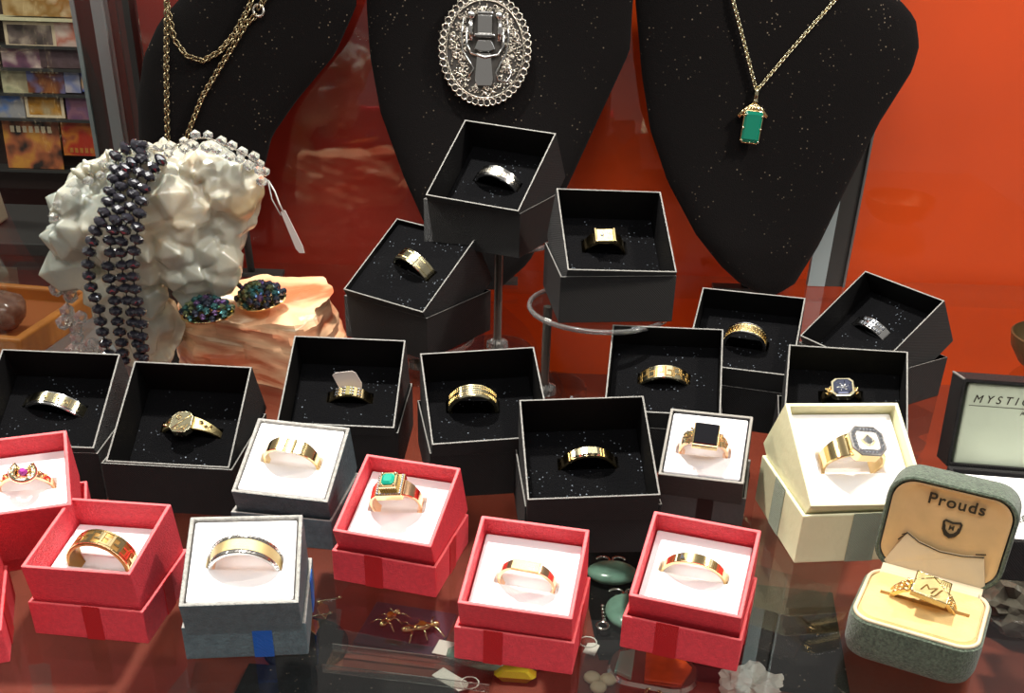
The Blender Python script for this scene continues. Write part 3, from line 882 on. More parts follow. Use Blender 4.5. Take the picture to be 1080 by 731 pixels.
# P13 onyx
R = Ring('P13', 'gold ring with a large square black stone and nugget shoulders')
taper_band(R, 0.95, 0.5, .15, 'rose_gold', .1)
FR = R.frame(R.phi0)
bm = bmesh.new(); box(bm, -.62, .62, -.66, .66, -.3, .04, mtx=FR); hd = link('bezel', bm, 'gold', R.root, bevel=.03)
bm = bmesh.new(); stone(bm, octagon(1.12, 1.26, .03), 0.02, .09, .14, mtx=FR, table=.94); link('black_stone', bm, 'onyx', hd)
bm = bmesh.new()
rnd = random.Random(3)
for sgn in (-1, 1):
    for k in range(26):
        ph = R.phi0 + sgn * rnd.uniform(.5, 1.02); f = (abs(ph - R.phi0) - .5) / .6
        ball(bm, R.at(ph, rnd.uniform(-1, 1) * (.5 - .22 * f), .02), rnd.uniform(.05, .09), 1, smooth=False)
link('nugget_texture', bm, 'pale_gold', R.root)
# P14 plain wide gold with engraved end lines
R = Ring('P14', 'plain wide gold ring with flat engraved top on white foam')
F = .16
fl = flat_top(R.r - F, R.r)
R.band(0.78, 0.13, 'gold', width=lambda t: 1 - .42 * min(1, max(0, abs(t) - .5) / .9), radial=fl)
R.strips([[(a, -.32), (a + .02, .32)] for a in (-.6, -.52, -.4, -.3, -.2, -.1, .36, .46, .56)], .028, 'gold_dark', h=.02, name='engraved_lines', radial=fl)
# P15 banded two-tone
R = Ring('P15', 'wide gold band with twisted silver edges in the blue-ribboned grey box')
R.band(0.92, 0.12, ['silver', 'gold_matte', 'silver_dark', 'rose_gold'], prof=[(-1, -.12), (-1, -.02), (-.94, .03), (-.78, .03), (-.74, -.03), (-.62, -.03), (-.58, .01), (.58, .01), (.62, -.03), (.74, -.03), (.78, .03), (.94, .03), (1, -.02), (1, -.12)],
       mis=[0, 0, 0, 0, 2, 0, 1, 0, 2, 0, 0, 0, 0, 3])
R.strips([[(a, v - .04), (a + .12, v + .04)] for a in [k * .17 - 1.9 for k in range(23)] for v in (-.4, .4)], .035, 'silver_dark', h=.04, name='twist_marks')
# P16 horseshoe
R = Ring('P16', 'gold horseshoe ring with a purple red stone at the picture edge')
taper_band(R, 0.5, 0.28, .13, 'rose_gold')
FR = R.frame(R.phi0, -0.1, .02)
bm = bmesh.new(); hs = [(.46 * math.sin(a), .5 * -math.cos(a), .08) for a in [math.radians(d) for d in range(-140, 141, 14)]]
tube(bm, hs, .15, 10); bmesh.ops.transform(bm, matrix=FR @ Matrix.Scale(1, 4), verts=bm.verts); hd = link('horseshoe', bm, 'pale_gold', R.root)
bm = bmesh.new()
for a in range(-125, 126, 25):
    ball(bm, FR @ Vector((.46 * math.sin(math.radians(a)), -.5 * math.cos(math.radians(a)), .23)), .05, 1)
link('nail_dots', bm, 'gold', hd)
bm = bmesh.new(); stone(bm, circle_pts(.19, 10), 0, .12, .24, mtx=FR); link('purple_stone', bm, 'ruby', hd)
bm = bmesh.new()
for k in range(5):
    for a in (-1, 1):
        ball(bm, FR @ Vector((a * (.1 + .07 * k), .12 + .1 * k - .05, .1)), .08, 1)
for sgn in (-1, 1):
    for k in range(4):
        ball(bm, R.at(R.phi0 + sgn * (.5 + .12 * k), (-1) ** k * .1, .02), .1 - .01 * k, 1)
link('filigree', bm, 'gold', R.root)
# P17 key pattern
R = Ring('P17', 'large gold key-pattern band leaning in the deep red box')
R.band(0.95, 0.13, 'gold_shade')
ps = []
for k in range(-5, 6):
    ps.append([(p[0], p[1] * (1 if k % 2 else -1)) for p in key_path(k * .42 - .05, .42, .28)])
R.strips([[(x, .4), (x + .2, .4)] for x in [k * .2 - 2.3 for k in range(23)]] + [[(x, -.4), (x + .2, -.4)] for x in [k * .2 - 2.3 for k in range(23)]], .08, 'gold', h=.04, name='edge_rims')
R.strips(ps, .095, 'gold', h=.04, name='key_pattern')
# P18 emerald
R = Ring('P18', 'gold ring with a raised square green stone and pave shoulders')
taper_band(R, 1.15, 0.55, .14, 'rose_gold', .12)
FR = R.frame(R.phi0)
bm = bmesh.new(); box(bm, -.62, .62, -.62, .62, -.35, .02, mtx=FR); link('step', bm, 'gold', R.root, bevel=.03)
bm = bmesh.new(); box(bm, -.4, .4, -.42, .42, 0, .38, mtx=FR); hd = link('stone_setting', bm, 'gold', R.root, bevel=.03)
bm = bmesh.new()
for sx in (-1, 1):
    for sy in (-1, 1):
        ball(bm, FR @ Vector((sx * .3, sy * .32, .4)), .09, 1)
link('prong', bm, 'pale_gold', hd)
bm = bmesh.new(); stone(bm, octagon(.58, .62, .12), .3, .42, .5, mtx=FR); link('green_stone', bm, 'jade_light', hd)
bm = bmesh.new()
for k in range(-4, 5):
    for sx in (-1, 1):
        stone(bm, circle_pts(.06, 6), 0, .04, .08, mtx=FR @ Matrix.Translation((sx * .53, k * .13, .0)))
    stone(bm, circle_pts(.05, 6), 0, .04, .08, mtx=FR @ Matrix.Translation((k * .12, -.55, .0)))
link('pave_stones', bm, 'diamond', R.root)
R.strips([[(sgn * a, v), (sgn * (a + .8), v * .6)] for sgn in (-1, 1) for a in (.7,) for v in (-.36, -.12, .12, .36)], .03, 'gold_dark', h=.01, name='shoulder_groove')
# P19 slim flat topped
R = Ring('P19', 'slim gold ring with a flat top in the front middle red box')
R.band(0.5, 0.13, 'rose_gold', width=lambda t: 1 - .4 * min(1, max(0, abs(t) - .35) / 1.0), radial=flat_top(R.r - .12, R.r))
bm = bmesh.new(); box(bm, -.58, .58, -.25, .25, -.15, .01, mtx=R.frame(R.phi0, 0, -.1)); link('flat_top', bm, 'gold_matte', R.root, bevel=.02)
# P20 slim band with stone and grooves
R = Ring('P20', 'slim gold ring with one corner stone in the red box beside the velvet box')
R.band(0.5, 0.12, 'gold', width=lambda t: 1 - .3 * min(1, max(0, abs(t) - .4) / 1.0))
bm = bmesh.new()
R.strips([[(-.62, 0), (.55, 0)]], .4, 'pale_gold', h=.03, name='long_panel')
bm = bmesh.new(); stone(bm, [(-.1, -.14), (.16, -.14), (-.06, .14)], 0, .05, .08, mtx=R.frame(R.phi0 - .5 / R.r, 0, .02)); link('corner_diamond', bm, 'diamond', R.root)
R.strips([[(a, -.2), (a, .2)] for a in (-1.1, -1.0, -.9, -.8, .72, .82, .92, 1.02, 1.12)], .03, 'gold_dark', h=.008, name='shoulder_groove')
# P21 cluster
R = Ring('P21', 'chunky gold ring with octagonal diamond cluster in the cream box')
taper_band(R, 1.35, 0.85, .16, 'gold', .1)
FR = R.frame(R.phi0 + .25)
bm = bmesh.new(); prism(bm, octagon(1.75, 1.6, .38), -.5, .06, mtx=FR); hd = link('head', bm, 'gold', R.root, bevel=.04)
bm = bmesh.new(); tube(bm, [(x, y, .07) for x, y in octagon(1.7, 1.56, .38)], .05, 6, closed=True); tube(bm, [(x, y, .08) for x, y in octagon(1.12, 1.0, .12)], .035, 6, closed=True)
bmesh.ops.transform(bm, matrix=FR, verts=bm.verts); link('milled_border', bm, 'grey_metal', hd)
bm = bmesh.new(); prism(bm, octagon(1.62, 1.48, .34), .05, .075, mtx=FR); link('inner_plate', bm, 'grey_metal', hd)
bm = bmesh.new(); prism(bm, octagon(1.08, .96, .12), .06, .095, mtx=FR); link('white_gold_plate', bm, 'silver', hd)
bm = bmesh.new()
oc = octagon(1.4, 1.26, .26)
for k in range(8):
    a, b_ = oc[k], oc[(k + 1) % 8]
    L = math.hypot(a[0] - b_[0], a[1] - b_[1]); m_ = max(2, int(L / .16))
    for q in range(m_):
        f = (q + .5) / m_
        stone(bm, circle_pts(.085, 7), .02, .08, .13, mtx=FR @ Matrix.Translation((a[0] + (b_[0] - a[0]) * f, a[1] + (b_[1] - a[1]) * f, 0.02)))
link('pave_stones', bm, 'diamond', hd)
dm = [(0, -.46), (.46, 0), (0, .46), (-.46, 0)]
bm = bmesh.new(); prism(bm, dm, .04, .13, mtx=FR, top_scale=.95); dz_ = link('lozenge', bm, 'gold', hd, bevel=.02)
bm = bmesh.new(); prism(bm, [(x * .72, y * .72) for x, y in dm], .1, .15, mtx=FR, top_scale=.95); link('lozenge_inner', bm, 'grey_metal', hd)
bm = bmesh.new(); stone(bm, circle_pts(.17, 8), .1, .2, .26, mtx=FR); link('centre_diamond', bm, 'diamond', hd)

# ------------------------------------------------------------------ risers
def riser(name, label, z, disc, rd, rod, base, rb):
    r = thing(name, label, 'riser', (rod[0], rod[1], 0), 0, 'clear round risers')
    ox, oy = disc[0] - rod[0], disc[1] - rod[1]
    bm = bmesh.new(); lathe(bm, [(rd - .05, z - .36), (rd, z - .32), (rd, z - .06), (rd - .05, z - .01)], 48, mtx=Matrix.Translation((ox, oy, 0))); link('top_disc', bm, 'acrylic', r)
    bm = bmesh.new()
    tube(bm, [(ox + (rd + .01) * math.cos(a), oy + (rd + .01) * math.sin(a), z - .18) for a in [2 * PI * k / 48 for k in range(48)]], .15, 8, closed=True)
    link('disc_edge', bm, 'acrylic_edge', r)
    bm = bmesh.new(); lathe(bm, [(.27, .35), (.27, z - .37)], 16); link('rod', bm, mat('rod_metal', srgb(120, 116, 110), rough=0.25, metal=0.6), r, auto=40)
    bm = bmesh.new(); lathe(bm, [(rb, .01), (rb, .4), (rb - .1, .5)], 40, mtx=Matrix.Translation((base[0] - rod[0], base[1] - rod[1], 0))); link('base', bm, 'acrylic', r)
    bm = bmesh.new(); lathe(bm, [(.75, .51), (.7, .9), (.34, 1.1)], 20); link('foot_collar', bm, 'acrylic_edge', r)
    return r


riser('riser', 'tall clear riser under the topmost black ring box', 8.2, (-0.9, 67.9), 3.1, (-1.4, 68.2), (-1.4, 68.2), 2.4)
riser('riser', 'clear riser under the box with the square-topped ring', 6.36, (4.7, 60.5), 4.1, (1.7, 60.9), (2.2, 62.2), 2.2)
riser('riser', 'low clear riser under the almost flush black box', 2.72, (-6.3, 64.4), 3.4, (-6.3, 64.4), (-6.3, 64.4), 2.2)

# ------------------------------------------------------------------ busts
def bust(label, pts, z_off=0.0):
    """velvet neck form: rounded front, leaning back, on a rear strut"""
    zs = sorted({p[1] for p in pts})
    z0, z1 = zs[0], max(zs)
    cx = sum(p[0] for p in pts) / len(pts)
    r = thing('necklace_bust', label, 'display bust', (cx, 79, 0), 0, 'black velvet busts')
    bm = bmesh.new()
    # horizontal slices of the outline
    def span(z):
        xs = []
        for (xa, za), (xb, zb) in zip(pts, pts[1:] + pts[:1]):
            if (za - z) * (zb - z) <= 0 and za != zb:
                xs.append(xa + (xb - xa) * (z - za) / (zb - za))
        return (min(xs), max(xs)) if len(xs) > 1 else None
    rows = []
    N = 44
    for i in range(N + 1):
        z = z0 + .02 + (z1 - z0 - .04) * i / N
        sp = span(z)
        if not sp:
            continue
        a, b_ = sp
        row = []
        m_ = 22
        for k in range(m_ + 1):
            f = k / m_
            e = 2 * f - 1
            dep = (1 - abs(e) ** 3.0) ** 0.6 * min(1.3, (b_ - a) * .12) * min(1, (i + 1) / 4)
            x = a + (b_ - a) * (0.5 - 0.5 * math.cos(PI * f))
            e2 = 2 * (x - a) / (b_ - a + 1e-6) - 1
            dep = max(0, 1 - abs(e2) ** 4.0) ** 0.7 * min(1.0, (b_ - a) * .12)
            y = 79.6 + .2 * z - dep
            row.append((x, y, z))
        rows.append(row)
    F_ = [[bm.verts.new((x - cx, y - 79, z)) for x, y, z in row] for row in rows]
    B_ = [[bm.verts.new((x - cx, 79.6 + .2 * z + .7 - 79, z)) for x, y, z in row] for row in rows]
    for g, flip in ((F_, False), (B_, True)):
        for p, q in zip(g, g[1:]):
            for k in range(len(p) - 1):
                vs = (p[k], p[k + 1], q[k + 1], q[k])
                bm.faces.new(vs[::-1] if flip else vs)
    for p, q, s_, t_ in zip(F_, F_[1:], B_, B_[1:]):
        bm.faces.new((p[0], q[0], t_[0], s_[0])); bm.faces.new((p[-1], s_[-1], t_[-1], q[-1]))
    bm.faces.new([v for v in F_[0]] + [v for v in B_[0]][::-1]); bm.faces.new([v for v in F_[-1]][::-1] + [v for v in B_[-1]])
    bmesh.ops.recalc_face_normals(bm, faces=bm.faces)
    link('velvet_form', bm, 'velvet_black', r, auto=50)
    bm = bmesh.new()
    zt = z0 + 8
    tube(bm, [(0, 1.3 + .2 * zt, zt), (0, 4.2, .15)], .3, 8)
    box(bm, -2.5, 2.5, 3.6, 4.9, 0.01, .3)
    link('rear_strut', bm, 'dark_metal', r)
    return r


bust('black velvet bust with the green stone pendant', [(7.6, 24.5), (7.5, 20.4), (7.9, 18.1), (8.3, 15.7), (9.2, 12.0), (10.7, 8.6), (13.1, 5.0), (15.2, 2.8), (17, 1.4), (19.2, .6), (20.9, 1.6), (22.4, 4.5), (23.7, 8.0), (25.7, 13.1), (27.5, 16.5), (27.75, 18.1), (27.2, 19.8), (25.7, 21.1), (22, 22.6), (19, 24.5)])
bust('black velvet bust with the oval silver brooch', [(-11.2, 23.5), (-11.4, 19.9), (-11.2, 16.4), (-10.5, 12.7), (-8.8, 8.3), (-7.2, 5.0), (-5.4, 2.6), (-3.0, .6), (-1.6, .6), (.6, 2.6), (2.0, 5.2), (3.7, 9.0), (5.8, 13.8), (7.3, 17.2), (7.3, 23.5), (4, 26), (-6, 26)])
bust('black velvet bust with the long chain behind the crystal cluster', [(-22.6, 22.5), (-24.3, 19.8), (-26.1, 18.1), (-27.4, 15.9), (-28.1, 13.0), (-28.3, 9.8), (-27.4, 6.0), (-25.4, 2.6), (-23.8, .6), (-22.6, .6), (-21.2, 3), (-19.6, 7.6), (-18.6, 10.8), (-16.7, 13.2), (-13.8, 16.3), (-12.2, 19.4), (-12.0, 22.5), (-16, 25), (-20, 25)])


def front(x, z, off=0.0):
    """a point just before the rounded front of a bust"""
    return Vector((x, 78.28 + .2 * z - off, z))


def chain(bm, pts, step, r_major, r_minor):
    pts = [Vector(p) for p in pts]
    P = []
    d = 0
    for a, b_ in zip(pts, pts[1:]):
        L = (b_ - a).length
        while d < L:
            P.append((a + (b_ - a) * (d / L), (b_ - a).normalized())); d += step
        d -= L
    for i, (p, t) in enumerate(P):
        q = t.to_track_quat('X', 'Z').to_matrix().to_4x4()
        m_ = Matrix.Translation(p) @ q @ Matrix.Rotation(PI / 2 * (i % 2) + .5, 4, 'X') @ Matrix.Diagonal((1.5, 1, 1, 1))
        c = []
        for k in range(8):
            a = 2 * PI * k / 8
            c.append(m_ @ Vector((r_major * math.cos(a), r_major * math.sin(a), 0)))
        tube(bm, c, r_minor, 5, closed=True)


# long chain
nk = thing('chain_necklace', 'long antique gold belcher chain with a ring clasp, looped on velvet', 'necklace', (-22, 79, 10))
bm = bmesh.new()
org = Vector((-22, 79, 10))
for path in ([(-24.9, 22.5), (-25.0, 19.6), (-25.4, 15.4), (-25.75, 10.2)],
             [(-24.6, 9.9), (-24.4, 10.8), (-23.0, 13.6), (-21.2, 16.1), (-19.5, 18.4), (-18.8, 18.9)],
             [(-25.0, 19.2), (-24.7, 17.2), (-23.9, 16.2), (-22.8, 15.9), (-21.6, 16.5), (-20.5, 17.6), (-19.4, 19.2), (-18.6, 21.0)],
             [(-18.6, 19.4), (-17.9, 20.2), (-17.2, 22)]):
    chain(bm, [front(x, z, .12) - org for x, z in path], .29, .19, .06)
link('chain', bm, mat('antique_gold', (0.42, 0.34, 0.2, 1), rough=0.25, metal=1.0), nk)
bm = bmesh.new(); tube(bm, [front(-18.7 + .36 * math.cos(a), 19.15 + .36 * math.sin(a), .1) - org for a in [k * PI / 8 for k in range(16)]], .11, 8, closed=True)
link('ring_clasp', bm, 'old_silver', nk)

# pendant
pn = thing('pendant_necklace', 'fine gold chain with a rectangular green stone pendant', 'necklace', (16.2, 81, 14))
org = Vector((16.2, 81, 14))
bm = bmesh.new()
for path in ([(13.4, 23.8), (14.1, 20.6), (15.3, 17.6), (16.25, 15.2)], [(16.4, 15.2), (18.4, 17.7), (21.1, 20.9), (23, 23)]):
    chain(bm, [front(x, z) - org for x, z in path], .2, .13, .05)
link('chain', bm, 'pale_gold', pn)
bm = bmesh.new(); tube(bm, [front(16.3, 15.25 - k * .16, .1 + .1 * math.sin(k)) - org for k in range(7)], .17, 10, taper=lambda f: .8 + .4 * f)
link('bail', bm, 'pale_gold', pn)
bm = bmesh.new()
for sgn in (-1, 1):
    for s2, w in ((.16, .12), (.5, .15), (.85, .15)):
        tube(bm, [front(16.2, 14.3, .15) - org, front(16.2 + sgn * s2 * .6, 13.95, .2) - org, front(16.15 + sgn * (s2 + .15), 13.5 - .1 * s2, .15) - org], w, 7, taper=lambda f: .6 + .7 * f)
link('leaf_crown', bm, 'gold', pn)
PM = Matrix.Translation(front(16.15, 12.75, .15) - org) @ Matrix.Rotation(math.radians(5), 4, 'Y') @ Matrix.Rotation(math.radians(79), 4, 'X')
bm = bmesh.new(); stone(bm, octagon(1.25, 2.05, .06), -.1, .3, .42, mtx=PM, table=.8); gs = link('green_stone', bm, 'emerald', pn)
bm = bmesh.new(); tube(bm, [(x, y, .18) for x, y in octagon(1.28, 2.1, .1)], .07, 6, closed=True); bmesh.ops.transform(bm, matrix=PM, verts=bm.verts); link('setting', bm, 'gold', pn)
bm = bmesh.new()
for x, y in ((-.6, .75), (.6, .75), (-.62, -.1), (.62, -.1), (0, -1.05), (-.6, -.95), (.6, -.95)):
    ball(bm, PM @ Vector((x, y, .33)), .1, 1)
link('prong', bm, 'pale_gold', pn)

# oval brooch
BRM = Matrix.Translation(front(-2.95, 17.15, .12)) @ Matrix.Rotation(math.radians(79), 4, 'X')
br = thing('oval_brooch', 'large oval openwork silver brooch with scalloped edge and figured centre', 'brooch', mtx=Matrix.Translation(front(-2.95, 17.15, .12) * U) @ Matrix.Rotation(math.radians(79), 4, 'X'))
ell = lambda a, rx, ry, z=0: (rx * math.cos(a), ry * math.sin(a), z)
bm = bmesh.new(); prism(bm, [ell(2 * PI * k / 64, 3.1, 3.5)[:2] for k in range(64)], -.1, .06)
link('back_plate', bm, 'silver_dark', br)
bm = bmesh.new()
for k in range(46):
    a = 2 * PI * k / 46
    c = Vector(ell(a, 3.0, 3.42, .15))
    tube(bm, [c + Vector((.23 * math.cos(b_), .23 * math.sin(b_), 0)) for b_ in [2 * PI * j / 8 for j in range(8)]], .06, 5, closed=True)
    ball(bm, ell(a, 3.24, 3.66, .12), .08, 1)
tube(bm, [ell(2 * PI * k / 60, 2.7, 3.12, .18) for k in range(60)], .06, 6, closed=True)
link('scalloped_edge', bm, 'old_silver', br)
bm = bmesh.new()
rnd = random.Random(11)
for k in range(230):
    f = rnd.uniform(0.5, 1); a = rnd.uniform(0, 2 * PI)
    c = Vector(ell(a, 2.5 * f, 2.9 * f, .12))
    if abs(c.x) < 1.1 and -2.2 < c.y < 2.3:
        continue
    t0 = rnd.uniform(0, 6.28); rr = rnd.uniform(.14, .26); sg = rnd.choice((-1, 1))
    tube(bm, [c + Vector((rr * (1 - j / 9) * math.cos(t0 + sg * j * .75), rr * (1 - j / 9) * math.sin(t0 + sg * j * .75), .03)) for j in range(8)], .05, 5)
for k in range(420):
    a = rnd.uniform(0, 2 * PI); f = rnd.uniform(.5, 1)
    c = ell(a, 2.6 * f, 3.0 * f, .1)
    if abs(c[0]) < 1.0 and -2.4 < c[1] < 2.3:
        continue
    ball(bm, c, rnd.uniform(.05, .1), 1)
link('filigree', bm, 'old_silver', br)
bm = bmesh.new()
tube(bm, [(-1.5, 2.0, .2), (-1.65, .8, .22), (-1.55, -.1, .22), (-1.1, -.75, .24), (-.75, -1.2, .24), (-1.1, -1.75, .22)], .07, 6)
tube(bm, [(1.5, 2.0, .2), (1.65, .8, .22), (1.5, -.2, .22), (1.1, -.9, .24), (.8, -1.45, .24), (1.0, -1.95, .22), (1.6, -2.0, .2), (1.9, -1.5, .2), (1.7, -1.1, .2), (1.35, -1.3, .2)], .07, 6)
tube(bm, [(-1.25, 1.4, .24), (-1.3, .3, .26), (-.95, -.25, .3), (0, -.5, .3), (.95, -.3, .3), (1.3, .3, .26), (1.25, 1.4, .24)], .1, 6)
link('scroll_frame', bm, 'silver', br)
bm = bmesh.new()
box(bm, -.55, .5, .95, 2.2, .1, .62); box(bm, -.78, .7, .75, 1.0, .1, .72); box(bm, -.6, .55, 2.15, 2.4, .1, .66)
link('capital_block', bm, 'silver', br, bevel=.1)
for sx in (-1, 1):
    bm = bmesh.new(); tube(bm, [(sx * .95, 2.1, .3), (sx * 1.02, 1.3, .35), (sx * .95, .55, .35)], .17, 10, taper=lambda f: .8 + .3 * math.sin(f * PI)); ball(bm, (sx * .95, 2.15, .4), .3, 2)
    link('side_column', bm, 'silver', br)
bm = bmesh.new(); prism(bm, [(-.75, .0), (-.5, .6), (.45, .6), (.75, 0), (.3, -.15), (-.3, -.15)], .1, .5); link('pedestal', bm, 'silver', br, bevel=.06)
bm = bmesh.new(); prism(bm, [(-.55, -2.35), (.5, -2.35), (.62, -1.9), (.42, -.2), (-.55, -.2), (-.68, -1.9)], .1, .3)
link('polished_panel', bm, 'silver', br, bevel=.05)

# ------------------------------------------------------------------ crystal cluster, rock and beads
def rough_lump(bm, c, rad, sub, amp, freq, seed, facet=0.5):
    vs = bmesh.ops.create_icosphere(bm, subdivisions=sub, radius=1.0)['verts']
    off = Vector((seed, seed * 1.7, -seed))
    for v in vs:
        d = v.co.normalized()
        p = Vector((d.x * rad[0], d.y * rad[1], d.z * rad[2]))
        k = noise.noise(p * freq + off) * amp + noise.noise(p * freq * 2.3 + off) * amp * .45
        cell = noise.cell(p * freq * 1.5 + off)
        k += (cell - .5) * amp * facet
        v.co = p + d * k + Vector(c)
    return vs


def crystal_point(bm, base, d, L, r, rnd):
    d = Vector(d).normalized()
    q = d.to_track_quat('Z', 'Y').to_matrix().to_4x4()
    m_ = Matrix.Translation(base) @ q @ Matrix.Rotation(rnd.uniform(0, 1), 4, 'Z')
    a = [bm.verts.new(m_ @ Vector((r * math.cos(k * PI / 3), r * math.sin(k * PI / 3), 0))) for k in range(6)]
    b_ = [bm.verts.new(m_ @ Vector((r * .92 * math.cos(k * PI / 3), r * .92 * math.sin(k * PI / 3), L * (.6 + .06 * rnd.random())))) for k in range(6)]
    tip = bm.verts.new(m_ @ Vector((r * .25 * (rnd.random() - .5), 0, L)))
    for k in range(6):
        bm.faces.new((a[k], a[(k + 1) % 6], b_[(k + 1) % 6], b_[k])); bm.faces.new((b_[k], b_[(k + 1) % 6], tip))
    bm.faces.new(a[::-1])


def quartz_mat():
    m = mat('quartz', (0.8, 0.79, 0.72, 1), rough=0.18, spec=0.6, sub=0.5, trans=0.35, ior=1.5, bump=0.5, scale=120)
    nt = m.node_tree; b = nt.nodes['Principled BSDF']
    tc = nt.nodes.new('ShaderNodeTexCoord'); n = nt.nodes.new('ShaderNodeTexNoise'); n.inputs['Scale'].default_value = 22; n.inputs['Detail'].default_value = 6
    r = nt.nodes.new('ShaderNodeValToRGB'); e = r.color_ramp.elements
    e[0].position = .38; e[0].color = srgb(176, 182, 172); e[1].position = .6; e[1].color = srgb(218, 212, 192)
    x = e.new(.72); x.color = srgb(222, 194, 150)
    nt.links.new(tc.outputs['Object'], n.inputs[0]); nt.links.new(n.outputs['Fac'], r.inputs[0]); nt.links.new(r.outputs[0], b.inputs['Base Color'])
    return m


rnd = random.Random(5)
bm = bmesh.new()
rough_lump(bm, (0, 0, .5), (5.8, 3.0, 4.1), 5, .6, .28, 3.1, 1.0)
rough_lump(bm, (-2.8, .1, -4.5), (2.5, 2.2, 3.8), 4, .4, .45, 8.3, .8)
rough_lump(bm, (4.6, .2, 1.9), (2.7, 2.2, 2.6), 4, .45, .6, 5.2, .8)
rough_lump(bm, (-1.6, .2, 2.4), (2.8, 2.0, 2.4), 4, .4, .6, 1.2, .8)
for k in range(150):                                  # small points along the top and left
    a = rnd.uniform(.2, PI + .5); el = rnd.uniform(-.8, .8)
    d = Vector((math.cos(a), -math.sin(el) * .8, math.sin(a)))
    base = Vector((d.x * 5.2, d.y * 2.6, d.z * 4.3 + .2))
    dd = d * .5 + Vector((rnd.uniform(-.8, .8), rnd.uniform(-.6, .2), rnd.uniform(-.5, .7)))
    crystal_point(bm, base, dd, rnd.uniform(.5, 1.0), rnd.uniform(.18, .42), rnd)
for k in range(30):                                   # broad faces, mostly sunk in
    a = rnd.uniform(0, 2 * PI); rr = rnd.uniform(.1, .85)
    base = Vector((rr * 5.0 * math.cos(a), -1.6 + .9 * rr, .2 + rr * 4.2 * math.sin(a)))
    dd = Vector((math.cos(a) * rr + .35, -.55, math.sin(a) * rr * .8 + rnd.uniform(-.4, .4)))
    crystal_point(bm, base, dd, rnd.uniform(1.7, 2.5), rnd.uniform(.8, 1.5), rnd)
for base, d, L, r in (((-4.0, -.6, -.9), (-1, -.1, .0), 3.4, 1.5), ((-4.0, -1.0, .6), (-1, -.2, .35), 2.4, 1.0), ((-3.4, -.8, -2.4), (-1, -.2, -.3), 2.0, 1.1), ((-4.2, .4, 2.0), (-1, 0, .7), 2.0, .9),
                      ((-1.5, -1.0, -2.6), (.3, -.8, -.9), 2.2, 1.3)):
    crystal_point(bm, base, d, L, r, rnd)
o = link('quartz_cluster', bm, quartz_mat(), mtx=T(-21.6, 62.8, 8.9) @ Ry(-11), auto=22)
_m = o.modifiers.new('fuse', 'REMESH'); _m.mode = 'VOXEL'; _m.voxel_size = 0.10 * U; _m.use_smooth_shade = True
_m = o.modifiers.new('wear', 'SMOOTH'); _m.factor = 0.5; _m.iterations = 3
tag(o, 'large whitish quartz crystal cluster draped with bead strands', 'crystal')


def rock_mat():
    m = mat('pink_rock_stone', srgb(226, 170, 128), rough=0.45, bump=0.9, scale=60)
    nt = m.node_tree; b = nt.nodes['Principled BSDF']
    tc = nt.nodes.new('ShaderNodeTexCoord'); mp = nt.nodes.new('ShaderNodeMapping'); mp.inputs['Rotation'].default_value = (0, math.radians(-14), 0)
    mp.inputs['Scale'].default_value = (10, 10, 60)
    n = nt.nodes.new('ShaderNodeTexNoise'); n.inputs['Scale'].default_value = 1.4; n.inputs['Detail'].default_value = 6; n.inputs['Distortion'].default_value = .8
    r = nt.nodes.new('ShaderNodeValToRGB'); e = r.color_ramp.elements
    e[0].position = .38; e[0].color = srgb(196, 104, 66); e[1].position = .64; e[1].color = srgb(244, 222, 190)
    e.new(.44).color = srgb(222, 152, 112); e.new(.53).color = srgb(234, 184, 142); e.new(.6).color = srgb(214, 168, 130)
    nt.links.new(tc.outputs['Object'], mp.inputs[0]); nt.links.new(mp.outputs[0], n.inputs[0]); nt.links.new(n.outputs['Fac'], r.inputs[0]); nt.links.new(r.outputs[0], b.inputs['Base Color'])
    return m


bm = bmesh.new()
# wedge of layered stone: footprint and a sloping top, then worked into ledges
foot = [(-4.6, -1.0), (-3.0, -2.6), (1.0, -3.6), (3.4, -4.6), (4.6, -2.6), (5.0, 1.0), (4.4, 3.4), (0, 4.2), (-3.6, 3.0), (-5.0, 1.0)]
nr, na = 26, 90
def foot_r(a):
    # radial distance of the footprint polygon
    d = Vector((math.cos(a), math.sin(a)))
    best = 0
    for (x0, y0), (x1, y1) in zip(foot, foot[1:] + foot[:1]):
        ex, ey = x1 - x0, y1 - y0
        den = d.x * ey - d.y * ex
        if abs(den) < 1e-9:
            continue
        t = (x0 * ey - y0 * ex) / den
        s_ = (x0 * d.y - y0 * d.x) / den
        if t > 0 and 0 <= s_ <= 1:
            best = max(best, t)
    return best
rings = []
for j in range(nr + 1):
    f = j / nr
    ring = []
    for k in range(na):
        a = 2 * PI * k / na
        R0 = foot_r(a)
        if f < .62:                                   # side
            g = f / .62; rr = R0 * (1 - .10 * g ** 2); zf = g
        else:
            g = (f - .62) / .38; rr = R0 * .9 * (1 - g) ** .8; zf = 1.0 + .05 * g
        x, y = rr * math.cos(a), rr * math.sin(a)
        top = 4.2 + .10 * y + .03 * x
        z = zf * top
        strata = z + .25 * x
        led = (abs((strata * 1.1) % 1 - .5) * .34 + abs((strata * 2.7) % 1 - .5) * .12 - .1) * (1 if f < .66 else .2)
        n_ = noise.noise(Vector((x * .4, y * .4, z * .4))) * .5 + (noise.cell(Vector((x * .5, y * .5, z * 1.2))) - .5) * .1
        k2 = 1 + (led + n_ * (1 if f < .62 else .5)) / max(R0, 1)
        z2 = z + (noise.noise(Vector((x * .5, y * .5, 4))) * .5 + noise.noise(Vector((x * 1.6, y * 1.6, 9))) * .08 if f > .55 else 0)
        ring.append(bm.verts.new((x * k2, y * k2, max(0.02, z2))))
        if j == nr:
            pass
    rings.append(ring)
